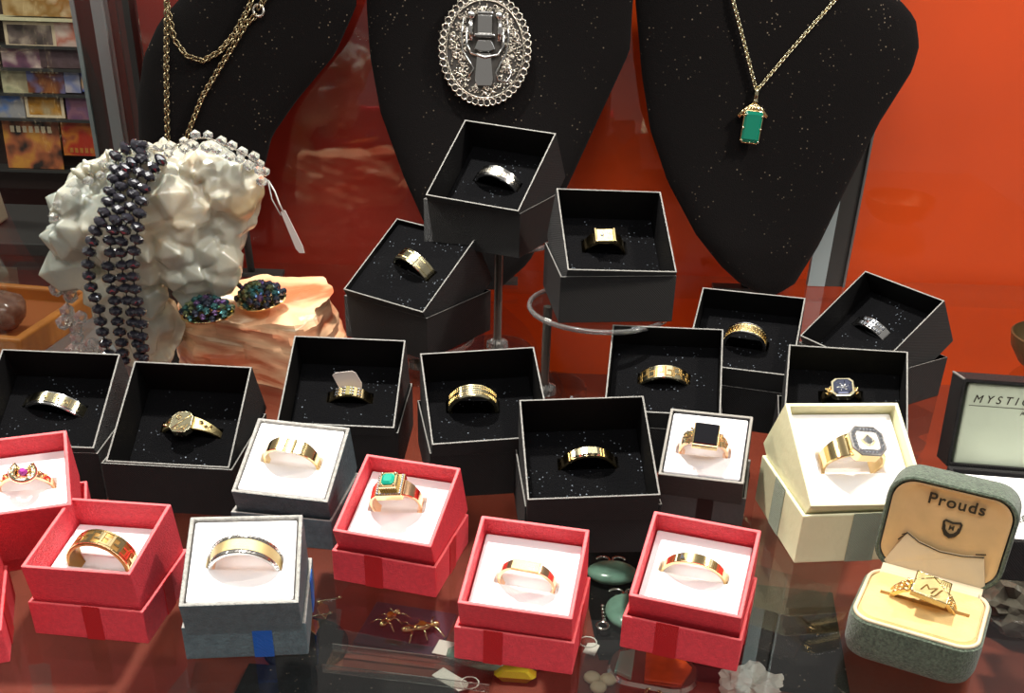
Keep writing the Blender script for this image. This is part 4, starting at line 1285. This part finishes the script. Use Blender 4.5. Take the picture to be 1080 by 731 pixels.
for p, q in zip(rings, rings[1:]):
    for k in range(na):
        bm.faces.new((p[k], p[(k + 1) % na], q[(k + 1) % na], q[k]))
bm.faces.new(rings[0][::-1])
bmesh.ops.remove_doubles(bm, verts=bm.verts, dist=.01)
bmesh.ops.recalc_face_normals(bm, faces=bm.faces)
o = link('pink_rock', bm, rock_mat(), mtx=T(-16.9, 65.3, 0.0) @ Matrix.Diagonal((1.07, 1, 1.04, 1)), auto=20)
tag(o, 'block of banded peach pink stone with two glittering earrings on top', 'rock')

BEAD_A = [[-21.19, 61.05, 14.45], [-21.75, 60.96, 14.3], [-22.25, 60.71, 13.94], [-22.21, 60.27, 13.33], [-22.28, 59.95, 12.89], [-22.45, 59.54, 12.33], [-22.52, 59.2, 11.85], [-22.69, 58.85, 11.37], [-22.89, 58.6, 10.92], [-23.24, 58.6, 10.44], [-23.55, 58.6, 9.86], [-23.81, 58.6, 9.27], [-23.99, 58.6, 8.57], [-24.06, 58.6, 7.92], [-24.07, 58.6, 7.26], [-23.96, 58.6, 6.66], [-23.86, 58.6, 5.99], [-23.88, 58.6, 5.26], [-23.88, 58.6, 4.63], [-23.84, 58.6, 3.94], [-23.78, 58.6, 3.29]]
BEAD_B = [[-20.85, 60.8, 14.11], [-21.34, 60.49, 13.66], [-21.69, 60.3, 13.39], [-21.82, 60.08, 13.08], [-21.84, 59.7, 12.56], [-21.91, 59.32, 12.04], [-21.92, 58.95, 11.52], [-22.04, 58.6, 11.05], [-22.29, 58.6, 10.52], [-22.54, 58.6, 9.94], [-22.61, 58.6, 9.25], [-22.89, 58.6, 8.5], [-22.96, 58.6, 7.79], [-22.86, 58.6, 7.14], [-22.85, 58.6, 6.53], [-22.9, 58.6, 5.91], [-22.9, 58.6, 5.29], [-22.89, 58.6, 4.66], [-22.88, 58.6, 4.02], [-22.94, 58.6, 3.38], [-22.96, 58.6, 2.91]]
BEAD_C = [[-20.87, 61.05, 14.46], [-20.83, 60.61, 13.85], [-20.89, 60.17, 13.24], [-21.12, 59.79, 12.71], [-21.14, 59.45, 12.24], [-21.25, 59.04, 11.67], [-21.37, 58.66, 11.15], [-21.66, 58.6, 10.54], [-21.92, 58.6, 9.91], [-22.08, 58.6, 9.27], [-22.08, 58.6, 8.57], [-22.2, 58.6, 7.87], [-22.14, 58.6, 7.27], [-22.15, 58.6, 6.55], [-21.98, 58.6, 5.88], [-22.03, 58.6, 5.26], [-22.09, 58.6, 4.51], [-21.95, 58.6, 4.0], [-21.96, 58.6, 3.24]]
BEAD_D = [[-19.78, 60.58, 13.84], [-20.12, 60.33, 13.48], [-20.36, 60.05, 13.08], [-20.58, 59.64, 12.51], [-20.7, 59.23, 11.95], [-20.76, 58.82, 11.39], [-20.9, 58.6, 10.72], [-21.06, 58.6, 10.04], [-21.32, 58.6, 9.4], [-21.49, 58.6, 8.65], [-21.6, 58.6, 7.94], [-21.61, 58.6, 7.23], [-21.61, 58.6, 6.51], [-21.55, 58.6, 5.9], [-21.55, 58.6, 5.16], [-21.67, 58.6, 4.41], [-21.72, 58.6, 3.71], [-21.81, 58.6, 3.12]]
CLEAR = [[-26.41, 61.8, 10.49], [-26.04, 61.8, 11.25], [-25.53, 61.8, 11.69], [-24.91, 61.8, 12.13], [-24.17, 61.8, 12.62], [-23.46, 61.8, 13.0], [-22.75, 61.8, 13.43], [-22.04, 61.8, 13.86], [-21.39, 61.8, 13.99], [-20.74, 61.8, 14.11], [-20.11, 61.8, 14.02], [-19.45, 61.8, 14.25], [-18.67, 61.8, 14.57], [-18.01, 61.8, 14.79], [-17.37, 61.8, 14.81], [-16.78, 61.8, 14.53], [-16.17, 61.8, 14.34], [-15.56, 61.8, 14.06], [-15.06, 61.8, 13.77], [-14.67, 61.8, 13.47], [-14.41, 61.8, 12.86]]
HANG = [[-27.37, 62.0, 8.2], [-27.18, 62.0, 6.91], [-27.21, 62.0, 6.16], [-27.26, 62.0, 4.75], [-27.27, 62.0, 3.79], [-27.02, 62.0, 2.95]]

def bead_proto():
    bm = bmesh.new()
    n = 8
    prof = [(.12, -.27), (.36, -.14), (.40, 0), (.36, .14), (.12, .27)]
    rings = []
    for i, (r, z) in enumerate(prof):
        rings.append([bm.verts.new((r * math.cos(2 * PI * (k + .5 * (i % 2)) / n), r * math.sin(2 * PI * (k + .5 * (i % 2)) / n), z)) for k in range(n)])
    for i, (a, b_) in enumerate(zip(rings, rings[1:])):
        for k in range(n):
            if i % 2 == 0:
                bm.faces.new((a[k], a[(k + 1) % n], b_[k])); bm.faces.new((a[(k + 1) % n], b_[(k + 1) % n], b_[k]))
            else:
                bm.faces.new((a[k], b_[(k + 1) % n], b_[k])); bm.faces.new((a[k], a[(k + 1) % n], b_[(k + 1) % n]))
    bm.faces.new(rings[0][::-1]); bm.faces.new(rings[-1])
    return bm


bn = thing('bead_necklace', 'necklace of four strands of black faceted beads hung over the quartz', 'necklace', (-22.5, 59, 8))
org = Vector((-22.5, 59, 8))
proto = None
for S_ in (BEAD_A, BEAD_B, BEAD_C, BEAD_D):
    bm = bmesh.new(); tube(bm, [Vector(p) - org for p in S_], .04, 5)
    thr = link('strand', bm, 'velvet_black', bn)
    for i, p in enumerate(S_):
        d = (Vector(S_[min(i + 1, len(S_) - 1)]) - Vector(S_[max(i - 1, 0)])).normalized()
        m_ = Matrix.Translation((Vector(p) - org) * U) @ d.to_track_quat('Z', 'Y').to_matrix().to_4x4() @ Rz(rnd.uniform(0, 90))
        if proto is None:
            proto = link('bead', bead_proto(), 'black_bead', thr, mtx=m_)
        else:
            c = proto.copy(); COL.objects.link(c); c.parent = thr; c.matrix_local = m_

bn.location.y -= .45 * U
cn = thing('crystal_necklace', 'clear faceted crystal bead necklace lying along the top of the quartz', 'necklace', (-21, 62, 11))
org = Vector((-21, 62, 11))
bm = bmesh.new(); tube(bm, [Vector(p) - org for p in CLEAR + []], .05, 5); link('wire', bm, 'old_silver', cn)
for i, p in enumerate(CLEAR):
    bm = bmesh.new()
    for k in range(2):
        q = Vector(p) - org + Vector((rnd.uniform(-.1, .1), -.75 * k, rnd.uniform(.0, .25) - .35 * k))
        ball(bm, q, rnd.uniform(.3, .38), 1, smooth=False, scale=(1, 1, .85))
    link('crystal_bead', bm, 'crystal', cn)
cn.location.y -= .35 * U
hg = thing('crystal_drop', 'hanging strand of large clear flower-cut crystals left of the quartz', 'necklace', (-27.2, 62, 5))
org = Vector((-27.2, 62, 5))
bm = bmesh.new(); tube(bm, [Vector(p) - org for p in HANG], .05, 5); link('wire', bm, 'old_silver', hg)
for i, (x, z, r) in enumerate([(-27.2, 5.9, .8), (-27.22, 3.8, .8), (-26.9, 2.0, .85), (-26.0, 1.9, .62)]):
    bm = bmesh.new()
    c = Vector((x, 62, z)) - org
    for k in range(4):
        a = k * PI / 2 + .3
        ball(bm, c + Vector((math.cos(a) * r * .75, 0, math.sin(a) * r * .75)), r * .62, 1, smooth=False)
    ball(bm, c + Vector((0, -.2, 0)), r * .55, 1, smooth=False)
    link('flower_crystal', bm, 'crystal', hg)
    bm = bmesh.new()
    for k in range(4):
        a = k * PI / 2 + .3
        ball(bm, c + Vector((math.cos(a) * .16, -r * .7, math.sin(a) * .16)), .09, 1)
    link('metal_beads', bm, 'old_silver', hg)

# earrings
IRI = [mat('iridescent_%d' % i, c, rough=0.06, metal=0.85) for i, c in enumerate([srgb(96, 150, 150), srgb(140, 112, 160), srgb(90, 96, 112), srgb(150, 160, 120)])]
for nm, loc, rx, ry, lab, tilt in (('a', (-18.5, 60.9, 4.75), 1.62, 1.05, 'iridescent dark cluster earring at the front edge of the pink rock', 10), ('b', (-15.8, 63.4, 4.9), 1.6, 1.1, 'iridescent dark cluster earring leaning against the quartz', 18)):
    e = thing('cluster_earring', lab, 'earring', mtx=T(*loc) @ Rx(tilt) @ Ry(-6 if nm == 'a' else -10), group=None)
    bm = bmesh.new(); lathe(bm, [(.95, 0), (1.0, .12), (.9, .2)], 28, mtx=Matrix.Diagonal((rx, ry, 1, 1))); link('gilt_base', bm, 'gold', e, auto=40)
    bm = bmesh.new()
    for k in range(46):
        f = (k + .5) / 46; a = k * 2.39996; rr = math.sqrt(f) * .98
        z = .25 + (1 - rr ** 2) * .95
        ball(bm, (rr * rx * math.cos(a), rr * ry * math.sin(a), z), rnd.uniform(.2, .27), 1, mi=rnd.randrange(4), smooth=False)
    link('faceted_stones', bm, IRI, e)
    if nm == 'b':
        bm = bmesh.new()
        for k in range(7):
            ball(bm, (-.9 - k * .08, .1, .9 + k * .16), .18, 1, mi=k % 4, smooth=False)
        link('upper_cluster', bm, IRI, e)

# string tag
tg = thing('string_tag', 'narrow white paper tag hanging on a cord from the quartz', 'tag', (-14.3, 61.6, 12.6))
org = Vector((-14.3, 61.6, 12.6))
bm = bmesh.new(); tube(bm, [Vector(p) - org for p in [(-14.35, 61.6, 12.6), (-14.0, 61.5, 12.0), (-13.8, 61.4, 11.4), (-13.6, 61.4, 10.9)]], .05, 5)
tube(bm, [Vector(p) - org for p in [(-14.35, 61.6, 12.6), (-14.2, 61.45, 11.6), (-13.75, 61.4, 10.7)]], .04, 5); link('cord', bm, 'white_cord', tg)
bm = bmesh.new(); prism(bm, [(-.14, 0), (.14, 0), (.25, -2.2), (.18, -2.6), (-.1, -2.5), (-.2, -2.2)], -.03, .03, mtx=Matrix.Translation(Vector((-13.62, 61.4, 10.95)) - org) @ Matrix.Rotation(math.radians(-20), 4, 'Y') @ Matrix.Rotation(math.radians(90), 4, 'X'))
link('paper_strip', bm, 'tag_paper', tg)

# ------------------------------------------------------------------ green velvet box
vb = thing('velvet_ring_box', 'open old green velvet ring box with tan lining at the front', 'box', (17.2, 36.8, 0), -27)
def loft(bm, secs, mi=0, cap0=True, cap1=True, flip=False):
    rg = [[bm.verts.new((x, y, z)) for x, y in o_] for o_, z in secs]
    n = len(rg[0])
    for a, b_ in zip(rg, rg[1:]):
        for k in range(n):
            vs = (a[k], a[(k + 1) % n], b_[(k + 1) % n], b_[k])
            bm.faces.new(vs[::-1] if flip else vs).material_index = mi
    if cap0:
        bm.faces.new(rg[0][::-1] if not flip else rg[0]).material_index = mi
    if cap1:
        bm.faces.new(rg[-1] if not flip else rg[-1][::-1]).material_index = mi
bm = bmesh.new()
loft(bm, [(rounded(4.7, 4.0, .8), .01), (rounded(5.0, 4.3, .9), .15), (rounded(5.25, 4.55, .95), .6), (rounded(5.3, 4.6, 1.0), 1.5), (rounded(5.25, 4.55, .98), 1.85), (rounded(4.95, 4.25, .85), 1.95), (rounded(4.85, 4.15, .8), 1.7)])
link('base', bm, 'velvet_green', vb, auto=40)
bm = bmesh.new(); tube(bm, [(x, y, 1.95) for x, y in rounded(4.9, 4.2, .82, 8)], .09, 6, closed=True); link('cream_piping', bm, 'satin_cream', vb)
bm = bmesh.new()
secs = []
a_ = rounded(4.7, 4.0, .75, 8)
loft(bm, [(a_, 1.72), (a_, 1.92), ([(x * .96, y * .95) for x, y in a_], 2.06)], cap1=False)
top = [bm.verts.new((x * .96, y * .95, 2.06)) for x, y in a_]
sl = [bm.verts.new(p) for p in ((-1.75, -.13, 2.16), (1.85, -.13, 2.16), (1.85, .13, 2.16), (-1.75, .13, 2.16))]
sb = [bm.verts.new(p) for p in ((-1.75, -.13, 1.75), (1.85, -.13, 1.75), (1.85, .13, 1.75), (-1.75, .13, 1.75))]
q = 9
# corner arcs are ordered: front right, rear right, rear left, front left
seg_ = [top[0:q], top[q:2 * q], top[2 * q:3 * q], top[3 * q:4 * q]]
for arc, s_ in ((seg_[0], sl[1]), (seg_[1], sl[2]), (seg_[2], sl[3]), (seg_[3], sl[0])):
    for k in range(q - 1):
        bm.faces.new((arc[k], arc[k + 1], s_))
bm.faces.new((seg_[0][-1], seg_[1][0], sl[2], sl[1])); bm.faces.new((seg_[1][-1], seg_[2][0], sl[3], sl[2]))
bm.faces.new((seg_[2][-1], seg_[3][0], sl[0], sl[3])); bm.faces.new((seg_[3][-1], seg_[0][0], sl[1], sl[0]))
for k in range(4):
    bm.faces.new((sl[k], sl[(k + 1) % 4], sb[(k + 1) % 4], sb[k]))
bm.faces.new(sb)
link('cushion', bm, 'velvet_tan', vb, auto=30)
# lid, hinged along the back edge; its own frame: x along the hinge, y away from it, z outwards
LM = T(0, 2.25, 2.1) @ Rx(86)
# after this turn: local +y rises from the hinge, local +z faces the viewer's side, so the shell is built towards -z
bm = bmesh.new()
oc_ = lambda w, d, r: [(x, y + 2.15) for x, y in rounded(w, d, r, 8)]
loft(bm, [(oc_(4.6, 3.8, .9), -2.0), (oc_(5.0, 4.2, 1.0), -1.9), (oc_(5.25, 4.45, 1.1), -1.6), (oc_(5.3, 4.5, 1.1), -.4), (oc_(5.25, 4.45, 1.05), -.05), (oc_(5.1, 4.3, 1.0), 0.0), (oc_(4.95, 4.15, .95), -.05), (oc_(4.85, 4.05, .9), -1.2)])
ld = link('lid', bm, 'velvet_green', vb, auto=40, mtx=LM)
bm = bmesh.new()
pad = oc_(4.8, 4.0, .9)
cen = (0, 2.15)
sec = []
for f, z in ((1, -.12), (.97, -.1), (.9, -.26), (.75, -.36), (.5, -.4), (.2, -.42)):
    sec.append(([(cen[0] + (x - cen[0]) * f, cen[1] + (y - cen[1]) * f) for x, y in pad], z))
loft(bm, sec, cap0=False)
lining = link('satin_lining', bm, 'satin_tan', ld, auto=60)
bm = bmesh.new()
pts3 = [(-2.15, .12, -.02), (2.15, .12, -.02), (1.75, 1.45, -.3), (.9, 1.28, -.24), (0, 1.24, -.2), (-.9, 1.42, -.24), (-1.45, 1.7, -.3)]
vs_ = [bm.verts.new(p) for p in pts3]; vb_ = [bm.verts.new((x, y, z - .1)) for x, y, z in pts3]
bm.faces.new(vs_); bm.faces.new(vb_[::-1])
for k in range(7):
    bm.faces.new((vb_[k], vb_[(k + 1) % 7], vs_[(k + 1) % 7], vs_[k]))
bmesh.ops.recalc_face_normals(bm, faces=bm.faces)
link('satin_flap', bm, 'satin_cream', ld)
bm = bmesh.new()
tube(bm, [(1.75, 1.45, -.26), (.9, 1.28, -.2), (0, 1.24, -.17), (-.9, 1.42, -.2), (-1.45, 1.7, -.26), (-1.65, 1.55, -.26)], .025, 5)
tube(bm, [(-1.45, 1.7, -.26), (-1.75, 1.3, -.2)], .03, 5); tube(bm, [(1.4, 1.5, -.24), (1.8, 1.6, -.27)], .03, 5)
link('flap_seam', bm, 'ink', ld)
text('lettering', 'Prouds', .74, 'ink', ld, T(.15, 3.5, -.27) @ Rx(6), extrude=.012, bold=.012, spacing=1.12)
CR = T(.2, 2.3, -.375)
bm = bmesh.new()
sh_o = [(-.36, .3), (-.3, .36), (0, .3), (.3, .36), (.36, .3), (.33, -.05), (.2, -.28), (0, -.38), (-.2, -.28), (-.33, -.05)]
tube(bm, [(x, y, .02) for x, y in sh_o], .05, 5, closed=True)
prism(bm, [(-.36, .3), (-.33, .12), (-.33, -.05), (-.2, -.28), (0, -.38), (.2, -.28), (.33, -.05), (.33, .12), (.25, .12), (.22, -.05), (.12, -.17), (0, -.22), (-.12, -.17), (-.22, -.05), (-.25, .12)], .0, .03)
ln = link('crest', bm, 'ink', ld, mtx=CR)
text('crest_letter', 'M', .3, 'ink', ld, CR @ T(0, .06, .03), extrude=.01, bold=.008)
bm = bmesh.new()
box(bm, -2.1, 2.1, -.28, .25, -.06, .04); box(bm, -2.0, 2.0, -.28, -.05, .04, .14)
link('hinge_flap', bm, 'satin_cream', vb, mtx=T(0, 2.05, 2.1) @ Rx(35), bevel=.03)

# monogram signet in it
rt = T(17.2, 36.8, 2.12) @ Rz(-27) @ T(-.05, 0, 0)
RG['V'] = (0, 0, 0, 0, 1.3, .95, .05)
TRAYM['V'] = rt @ Rx(10)
R = Ring('V', 'yellow gold signet ring engraved MJ in the green velvet box')
R.band(.7, .14, 'gold', width=lambda t: 1 - .55 * min(1, abs(t) / 1.3))
FR = R.frame(R.phi0 + .12) @ Matrix.Rotation(math.radians(-8), 4, 'X')
bm = bmesh.new(); box(bm, -.72, .72, -.78, .78, -.16, .08, mtx=FR); hd = link('square_face', bm, 'gold_matte', R.root, bevel=.03)
bm = bmesh.new(); tube(bm, [(-.7, .1, .095), (.05, .76, .095)], .03, 5); tube(bm, [(.72, -.05, .09), (-.05, .78, .09)], .03, 5)
for sx in (-1, 1):
    tube(bm, [(sx * .71, -.77, .09), (sx * .71, .77, .09)], .03, 5); tube(bm, [(-.71, sx * .77, .09), (.71, sx * .77, .09)], .03, 5)
for k in range(5):
    tube(bm, [(.25 + .1 * k, .35 - .02 * k, .09), (.32 + .08 * k, .68, .09)], .018, 4)
bmesh.ops.transform(bm, matrix=FR, verts=bm.verts); link('rim_lines', bm, 'pale_gold', hd)
FRU = FR.copy(); FRU.translation = FR.translation * U
text('monogram', 'MJ', .8, 'pale_gold', hd, FRU @ T(-.08, -.25, .09), extrude=.012, shear=.35, bold=-.004)
bm = bmesh.new()
for sgn in (-1, 1):
    for k in range(3):
        for v in (-.3 + .07 * k, 0, .3 - .07 * k):
            p0 = R.at(R.phi0 + sgn * (.55 + .2 * k), v, .04); ball(bm, p0, .13 - .02 * k, 1)
    for v in (-.3, .3):
        tube(bm, [R.at(R.phi0 + sgn * f, v * (1 - .5 * (f - .5)), .06) for f in (.45, .6, .8, 1.0, 1.2)], .05, 5)
link('shoulder_scroll', bm, 'gold', R.root)

# ------------------------------------------------------------------ hinged black box on the right
mb = thing('hinged_jewellery_box', 'large open black hinged box with pale green lining at the picture edge', 'box', (21.6, 42.2, 0), -6)
bm = bmesh.new(); open_box(bm, 0, 10, 0, 7.2, 0.01, 2.2, .22, 0, 0, 0); link('base', bm, 'black_card', mb, bevel=.06)
bm = bmesh.new(); box(bm, .28, 9.7, .28, 6.9, .3, 2.0); link('white_pad', bm, 'white_foam', mb, bevel=.15)
ML = T(0, 7.3, 2.1) @ Rx(-12)
bm = bmesh.new()
open_box(bm, 0, 10, 0, 4.6, -2.0, 0.0, .18, 0, 0, 0)
l2 = link('lid', bm, 'black_card', mb, bevel=.05, mtx=ML @ Rx(90))
bm = bmesh.new(); box(bm, .4, 9.6, .1, 4.35, -1.0, -.28); l3 = link('pale_lining', bm, mat('pale_green_satin', srgb(196, 206, 182), rough=0.35), l2, bevel=.1)
bm = bmesh.new(); box(bm, -.012, .1, 4.54, 4.612, -2.0, .012); link('light_edge', bm, 'worn_lit_edge', l2)
text('lettering', 'MYSTIQUE', .56, 'ink', l2, T(.75, 3.55, -.262), extrude=.01, shear=.25, spacing=1.6, align='LEFT')
text('small_lettering', 'jewellery', .26, 'ink', l2, T(3.2, 3.0, -.262), extrude=.01, shear=.3, align='LEFT')
bm = bmesh.new(); box(bm, .6, 9, 3.2, 3.225, -.285, -.262); link('printed_rule', bm, 'ink', l2)
cb = thing('silver_bracelet', 'silver filigree bracelet on the white pad of the hinged black box', 'bracelet', (24.6, 44.0, 2.05))
bm = bmesh.new()
for k in range(16):
    c = Vector((k * .42 - .6, .25 * math.sin(k * .6), .14))
    tube(bm, [c + Vector((.2 * math.cos(a), .24 * math.sin(a), 0)) for a in [j * PI / 4 for j in range(8)]], .055, 5, closed=True); ball(bm, c, .09, 1)
link('links', bm, 'silver', cb)

# round bowl at the right edge
bm = bmesh.new(); lathe(bm, [(1.2, .01), (2.4, .5), (3.1, 1.5), (3.3, 2.4), (3.2, 2.45), (3.0, 1.6), (2.2, .7), (.8, .4)], 48)
o = link('metal_bowl', bm, mat('bronze', srgb(110, 92, 62), rough=0.35, metal=0.7), mtx=T(36.3, 68.2, 0), auto=40); tag(o, 'round bronze bowl at the picture edge before the orange card', 'bowl')

# ------------------------------------------------------------------ the lower deck, seen through the glass
ZD = -10.0
def lower(name, label, cat, bm, m, x, y, rz=0, dz=0.0, bevel=0.0, smooth=False, group=None):
    o = link(name, bm, m, mtx=T(x, y, ZD + dz + .01) @ Rz(rz), bevel=bevel, smooth=smooth)
    return tag(o, label, cat, group)


bm = bmesh.new(); box(bm, -2.5, 2.5, -2.1, 2.1, 0, .25)
lower('purple_pad', 'dark purple velvet pad lying under the glass shelf', 'pad', bm, mat('purple_velvet', srgb(58, 30, 52), rough=0.9, sheen=.2), -6.0, 50.0, -12, bevel=.06)
def insect(label, x, y, rz, s=1.0):
    t = thing('insect_brooch', label, 'brooch', (x, y, ZD + .4), rz, 'insect brooches on the purple pad')
    bm = bmesh.new(); ball(bm, (0, 0, .25), .42 * s, 2, scale=(1.5, .8, .6)); ball(bm, (.8 * s, 0, .25), .25 * s, 2); ball(bm, (-.8 * s, 0, .25), .36 * s, 2, scale=(1.3, .8, .7)); link('body', bm, 'gold', t)
    bm = bmesh.new(); stone(bm, circle_pts(.24, 8), .35, .5, .6); link('amber_stone', bm, mat('amber', srgb(190, 110, 20), rough=.08), t)
    for k in range(6):
        sx = (-1, 1)[k % 2]; u_ = (k // 2 - 1) * .55 * s
        bm = bmesh.new(); tube(bm, [(u_, 0, .25), (u_ * 1.4, sx * .55 * s, .35), (u_ * 1.9, sx * 1.05 * s, .03)], .055, 5); link('leg', bm, 'pale_gold', t)
    return t
insect('gold insect brooch with a yellow stone on the purple pad', -6.9, 50.4, 60, .8)
insect('larger pale gold insect brooch on the purple pad', -5.0, 49.6, 20, 1.0)
bm = bmesh.new(); box(bm, -6, 6, -3.2, 3.2, 0, .35)
lower('black_pad', 'long black velvet pad at the front under the glass shelf', 'pad', bm, 'velvet_black', -8.5, 42.6, -4, bevel=.08)
bm = bmesh.new(); box(bm, -3.4, 3.4, -7, 7, 0, .35)
lower('black_pad', 'black velvet pad under the jade pendants below the glass', 'pad', bm, 'velvet_black', 8.0, 55.0, 4, bevel=.08)
bm = bmesh.new(); box(bm, -4.5, 4.5, -5, 5, 0, .35)
lower('black_pad', 'black velvet pad below the shelf beside the white crystal lump', 'pad', bm, 'velvet_black', 14.8, 50.6, -8, bevel=.08)
bm = bmesh.new(); lathe(bm, [(2.4, 0), (2.4, .3)], 32)
lower('black_disc_pad', 'round black velvet pad below the shelf by the blue ribbon', 'pad', bm, 'velvet_black', -11.5, 48.2)
for nm, lab, x, y, rz, w, h in (('paper_tag', 'white paper tag with cord loop by the purple pad', -3.2, 47.9, -15, 1.9, 1.3), ('paper_tag', 'pale blue tag folded like a bow below the purple pad', -3.0, 45.2, -40, 2.2, .9), ('paper_tag', 'tiny white tag right of the front red box', 4.7, 48.4, 70, 1.1, .7)):
    t = thing(nm, lab, 'tag', (x, y, ZD + .36), rz, 'paper tags under the glass')
    bm = bmesh.new(); prism(bm, [(-w / 2, -h / 2), (w / 2 * .8, -h / 2), (w / 2, 0), (w / 2 * .7, h / 2), (-w / 2, h / 2)], 0, .05); link('card', bm, 'tag_paper', t)
    bm = bmesh.new(); tube(bm, [(.4 * w + .5 * math.cos(a), .5 * math.sin(a) + h / 2, .08) for a in [k * PI / 6 for k in range(12)]], .04, 5, closed=True); link('cord_loop', bm, 'white_cord', t)
bm = bmesh.new(); stone(bm, octagon(2.3, .95, .2), 0, .4, .7); lower('yellow_stone', 'long yellow cut gemstone under the front middle red box', 'gemstone', bm, mat('citrine', srgb(206, 176, 40), rough=.05, metal=.3), .4, 45.9, -4, dz=.05)
bm = bmesh.new(); ball(bm, (0, 0, .5), 1.0, 2, scale=(3.0, 1.2, .5)); lower('pale_stone', 'pale greenish oval stone partly hidden by the front middle red box', 'stone', bm, 'jade', -.6, 47.2, -6, smooth=True)
bm = bmesh.new()
for a in (0, 2.1, 4.2):
    ball(bm, (.5 * math.cos(a), .5 * math.sin(a), .3), .48, 2, scale=(1, 1, .6))
lower('ivory_charm', 'small three-lobed ivory coloured charm under the glass', 'charm', bm, 'satin_cream', 5.0, 45.6, 20, smooth=True)
for lab, x, y, w, h in (('green jade pendant with silver scroll mount below the glass', 6.3, 55.5, 1.6, 1.2), ('lower grey green jade pendant beside a red box', 6.9, 51.4, 1.3, 1.7)):
    t = thing('jade_pendant', lab, 'pendant', (x, y, ZD + .4), 0, 'jade pendants under the glass')
    bm = bmesh.new(); ball(bm, (0, 0, .5), 1.0, 3, scale=(w, h, .5)); link('jade_stone', bm, 'jade', t, smooth=True)
    bm = bmesh.new()
    for sx in (-1, 1):
        tube(bm, [(sx * (.5 + .42 * math.cos(a)), h + .35 + .38 * math.sin(a), .4) for a in [k * PI / 5 for k in range(9)]], .1, 6)
    for k in range(5):
        ball(bm, (-w - .1, -.8 + .35 * k, .4), .15, 1)
    tube(bm, [(-w - .2 + .35 * math.cos(a), -h * .8 + .35 * math.sin(a), .4) for a in [k * PI / 5 for k in range(10)]], .09, 5, closed=True)
    link('silver_mount', bm, 'silver', t)
t = thing('inlaid_pendant', 'rounded silver pendant inlaid with orange red stone under the right red box', 'pendant', (8.0, 46.6, ZD + .05), -14)
bm = bmesh.new(); loft(bm, [(rounded(4.9, 3.3, 1.3), 0), (rounded(5.0, 3.4, 1.4), .3), (rounded(4.7, 3.1, 1.3), .5)]); link('silver_plate', bm, 'silver', t, auto=40)
bm = bmesh.new(); prism(bm, [(-.3, -1.3), (1.7, -1.1), (2.1, .5), (1.3, 1.4), (-.6, 1.4)], .5, .66); link('red_inlay', bm, mat('coral', srgb(214, 78, 36), rough=.12, vary=.3, vscale=90), t, bevel=.06)
bm = bmesh.new(); prism(bm, [(-2.0, -.9), (-1.0, -1.3), (-1.2, 1.3), (-2.0, .8)], .5, .64); link('shell_inlay', bm, mat('mother_of_pearl', srgb(150, 190, 180), rough=.08, metal=.4), t, bevel=.05)
bm = bmesh.new(); tube(bm, [(.3 + .4 * math.cos(a), -1.9 + .4 * math.sin(a), .3) for a in [k * PI / 6 for k in range(12)]], .1, 6, closed=True); link('jump_ring', bm, 'gold', t)
bm = bmesh.new()
rough_lump(bm, (0, 0, .8), (1.8, 1.2, .9), 4, .35, 1.2, 4.4, .7)
lower('white_crystal_lump', 'rough white crystal lump below the shelf near the velvet box', 'crystal', bm, 'white_cord', 13.2, 45.2)
bm = bmesh.new()
rough_lump(bm, (0, 0, 1.6), (3.0, 4.2, 1.7), 4, .6, .6, 9.4, .7)
lower('smoky_crystal', 'large smoky crystal under the glass right of the velvet box', 'crystal', bm, mat('smoky', srgb(96, 88, 80), rough=.2, vary=.5, vscale=60), 30.0, 54.0)
# clear sheets on the lower deck
bm = bmesh.new(); box(bm, -3.5, 3.5, -4.2, 4.2, 0, .3)
o = link('clear_sheet', bm, 'acrylic', mtx=T(14.8, 53.0, ZD + .37) @ Rz(-28), bevel=.02); tag(o, 'clear acrylic sheet below the shelf between the red and cream boxes', 'acrylic sheet')
t = thing('clear_tray', 'long clear acrylic tray with bright edges below the purple pad', 'tray', (-5.4, 45.9, ZD + .37), -8)
bm = bmesh.new(); box(bm, -4.6, 4.6, -.9, .9, 0, .08); link('floor_sheet', bm, 'acrylic', t)
bm = bmesh.new(); box(bm, -4.6, 4.6, -.98, -.9, 0, .5); box(bm, -4.6, 4.6, .9, .98, 0, .5); link('long_walls', bm, 'acrylic_edge', t)
for lab, x, y in (('gold leaf earring by the grey blue-ribboned box below the glass', -11.0, 51.2), ('second gold leaf earring further forward below the glass', -11.3, 49.6)):
    t = thing('leaf_earring', lab, 'earring', (x, y, ZD + .35), 20, 'gold leaf earrings')
    bm = bmesh.new(); prism(bm, [(0, -.9), (.35, -.2), (.4, .4), (0, .9), (-.3, .3), (-.25, -.3)], 0, .12); link('leaf', bm, 'gold', t, bevel=.03)
    bm = bmesh.new(); tube(bm, [(-.2, .9, .1), (.5, 1.0, .1), (1.2, .95, .1)], .06, 5); ball(bm, (1.2, .95, .12), .14, 1); link('post', bm, 'pale_gold', t)
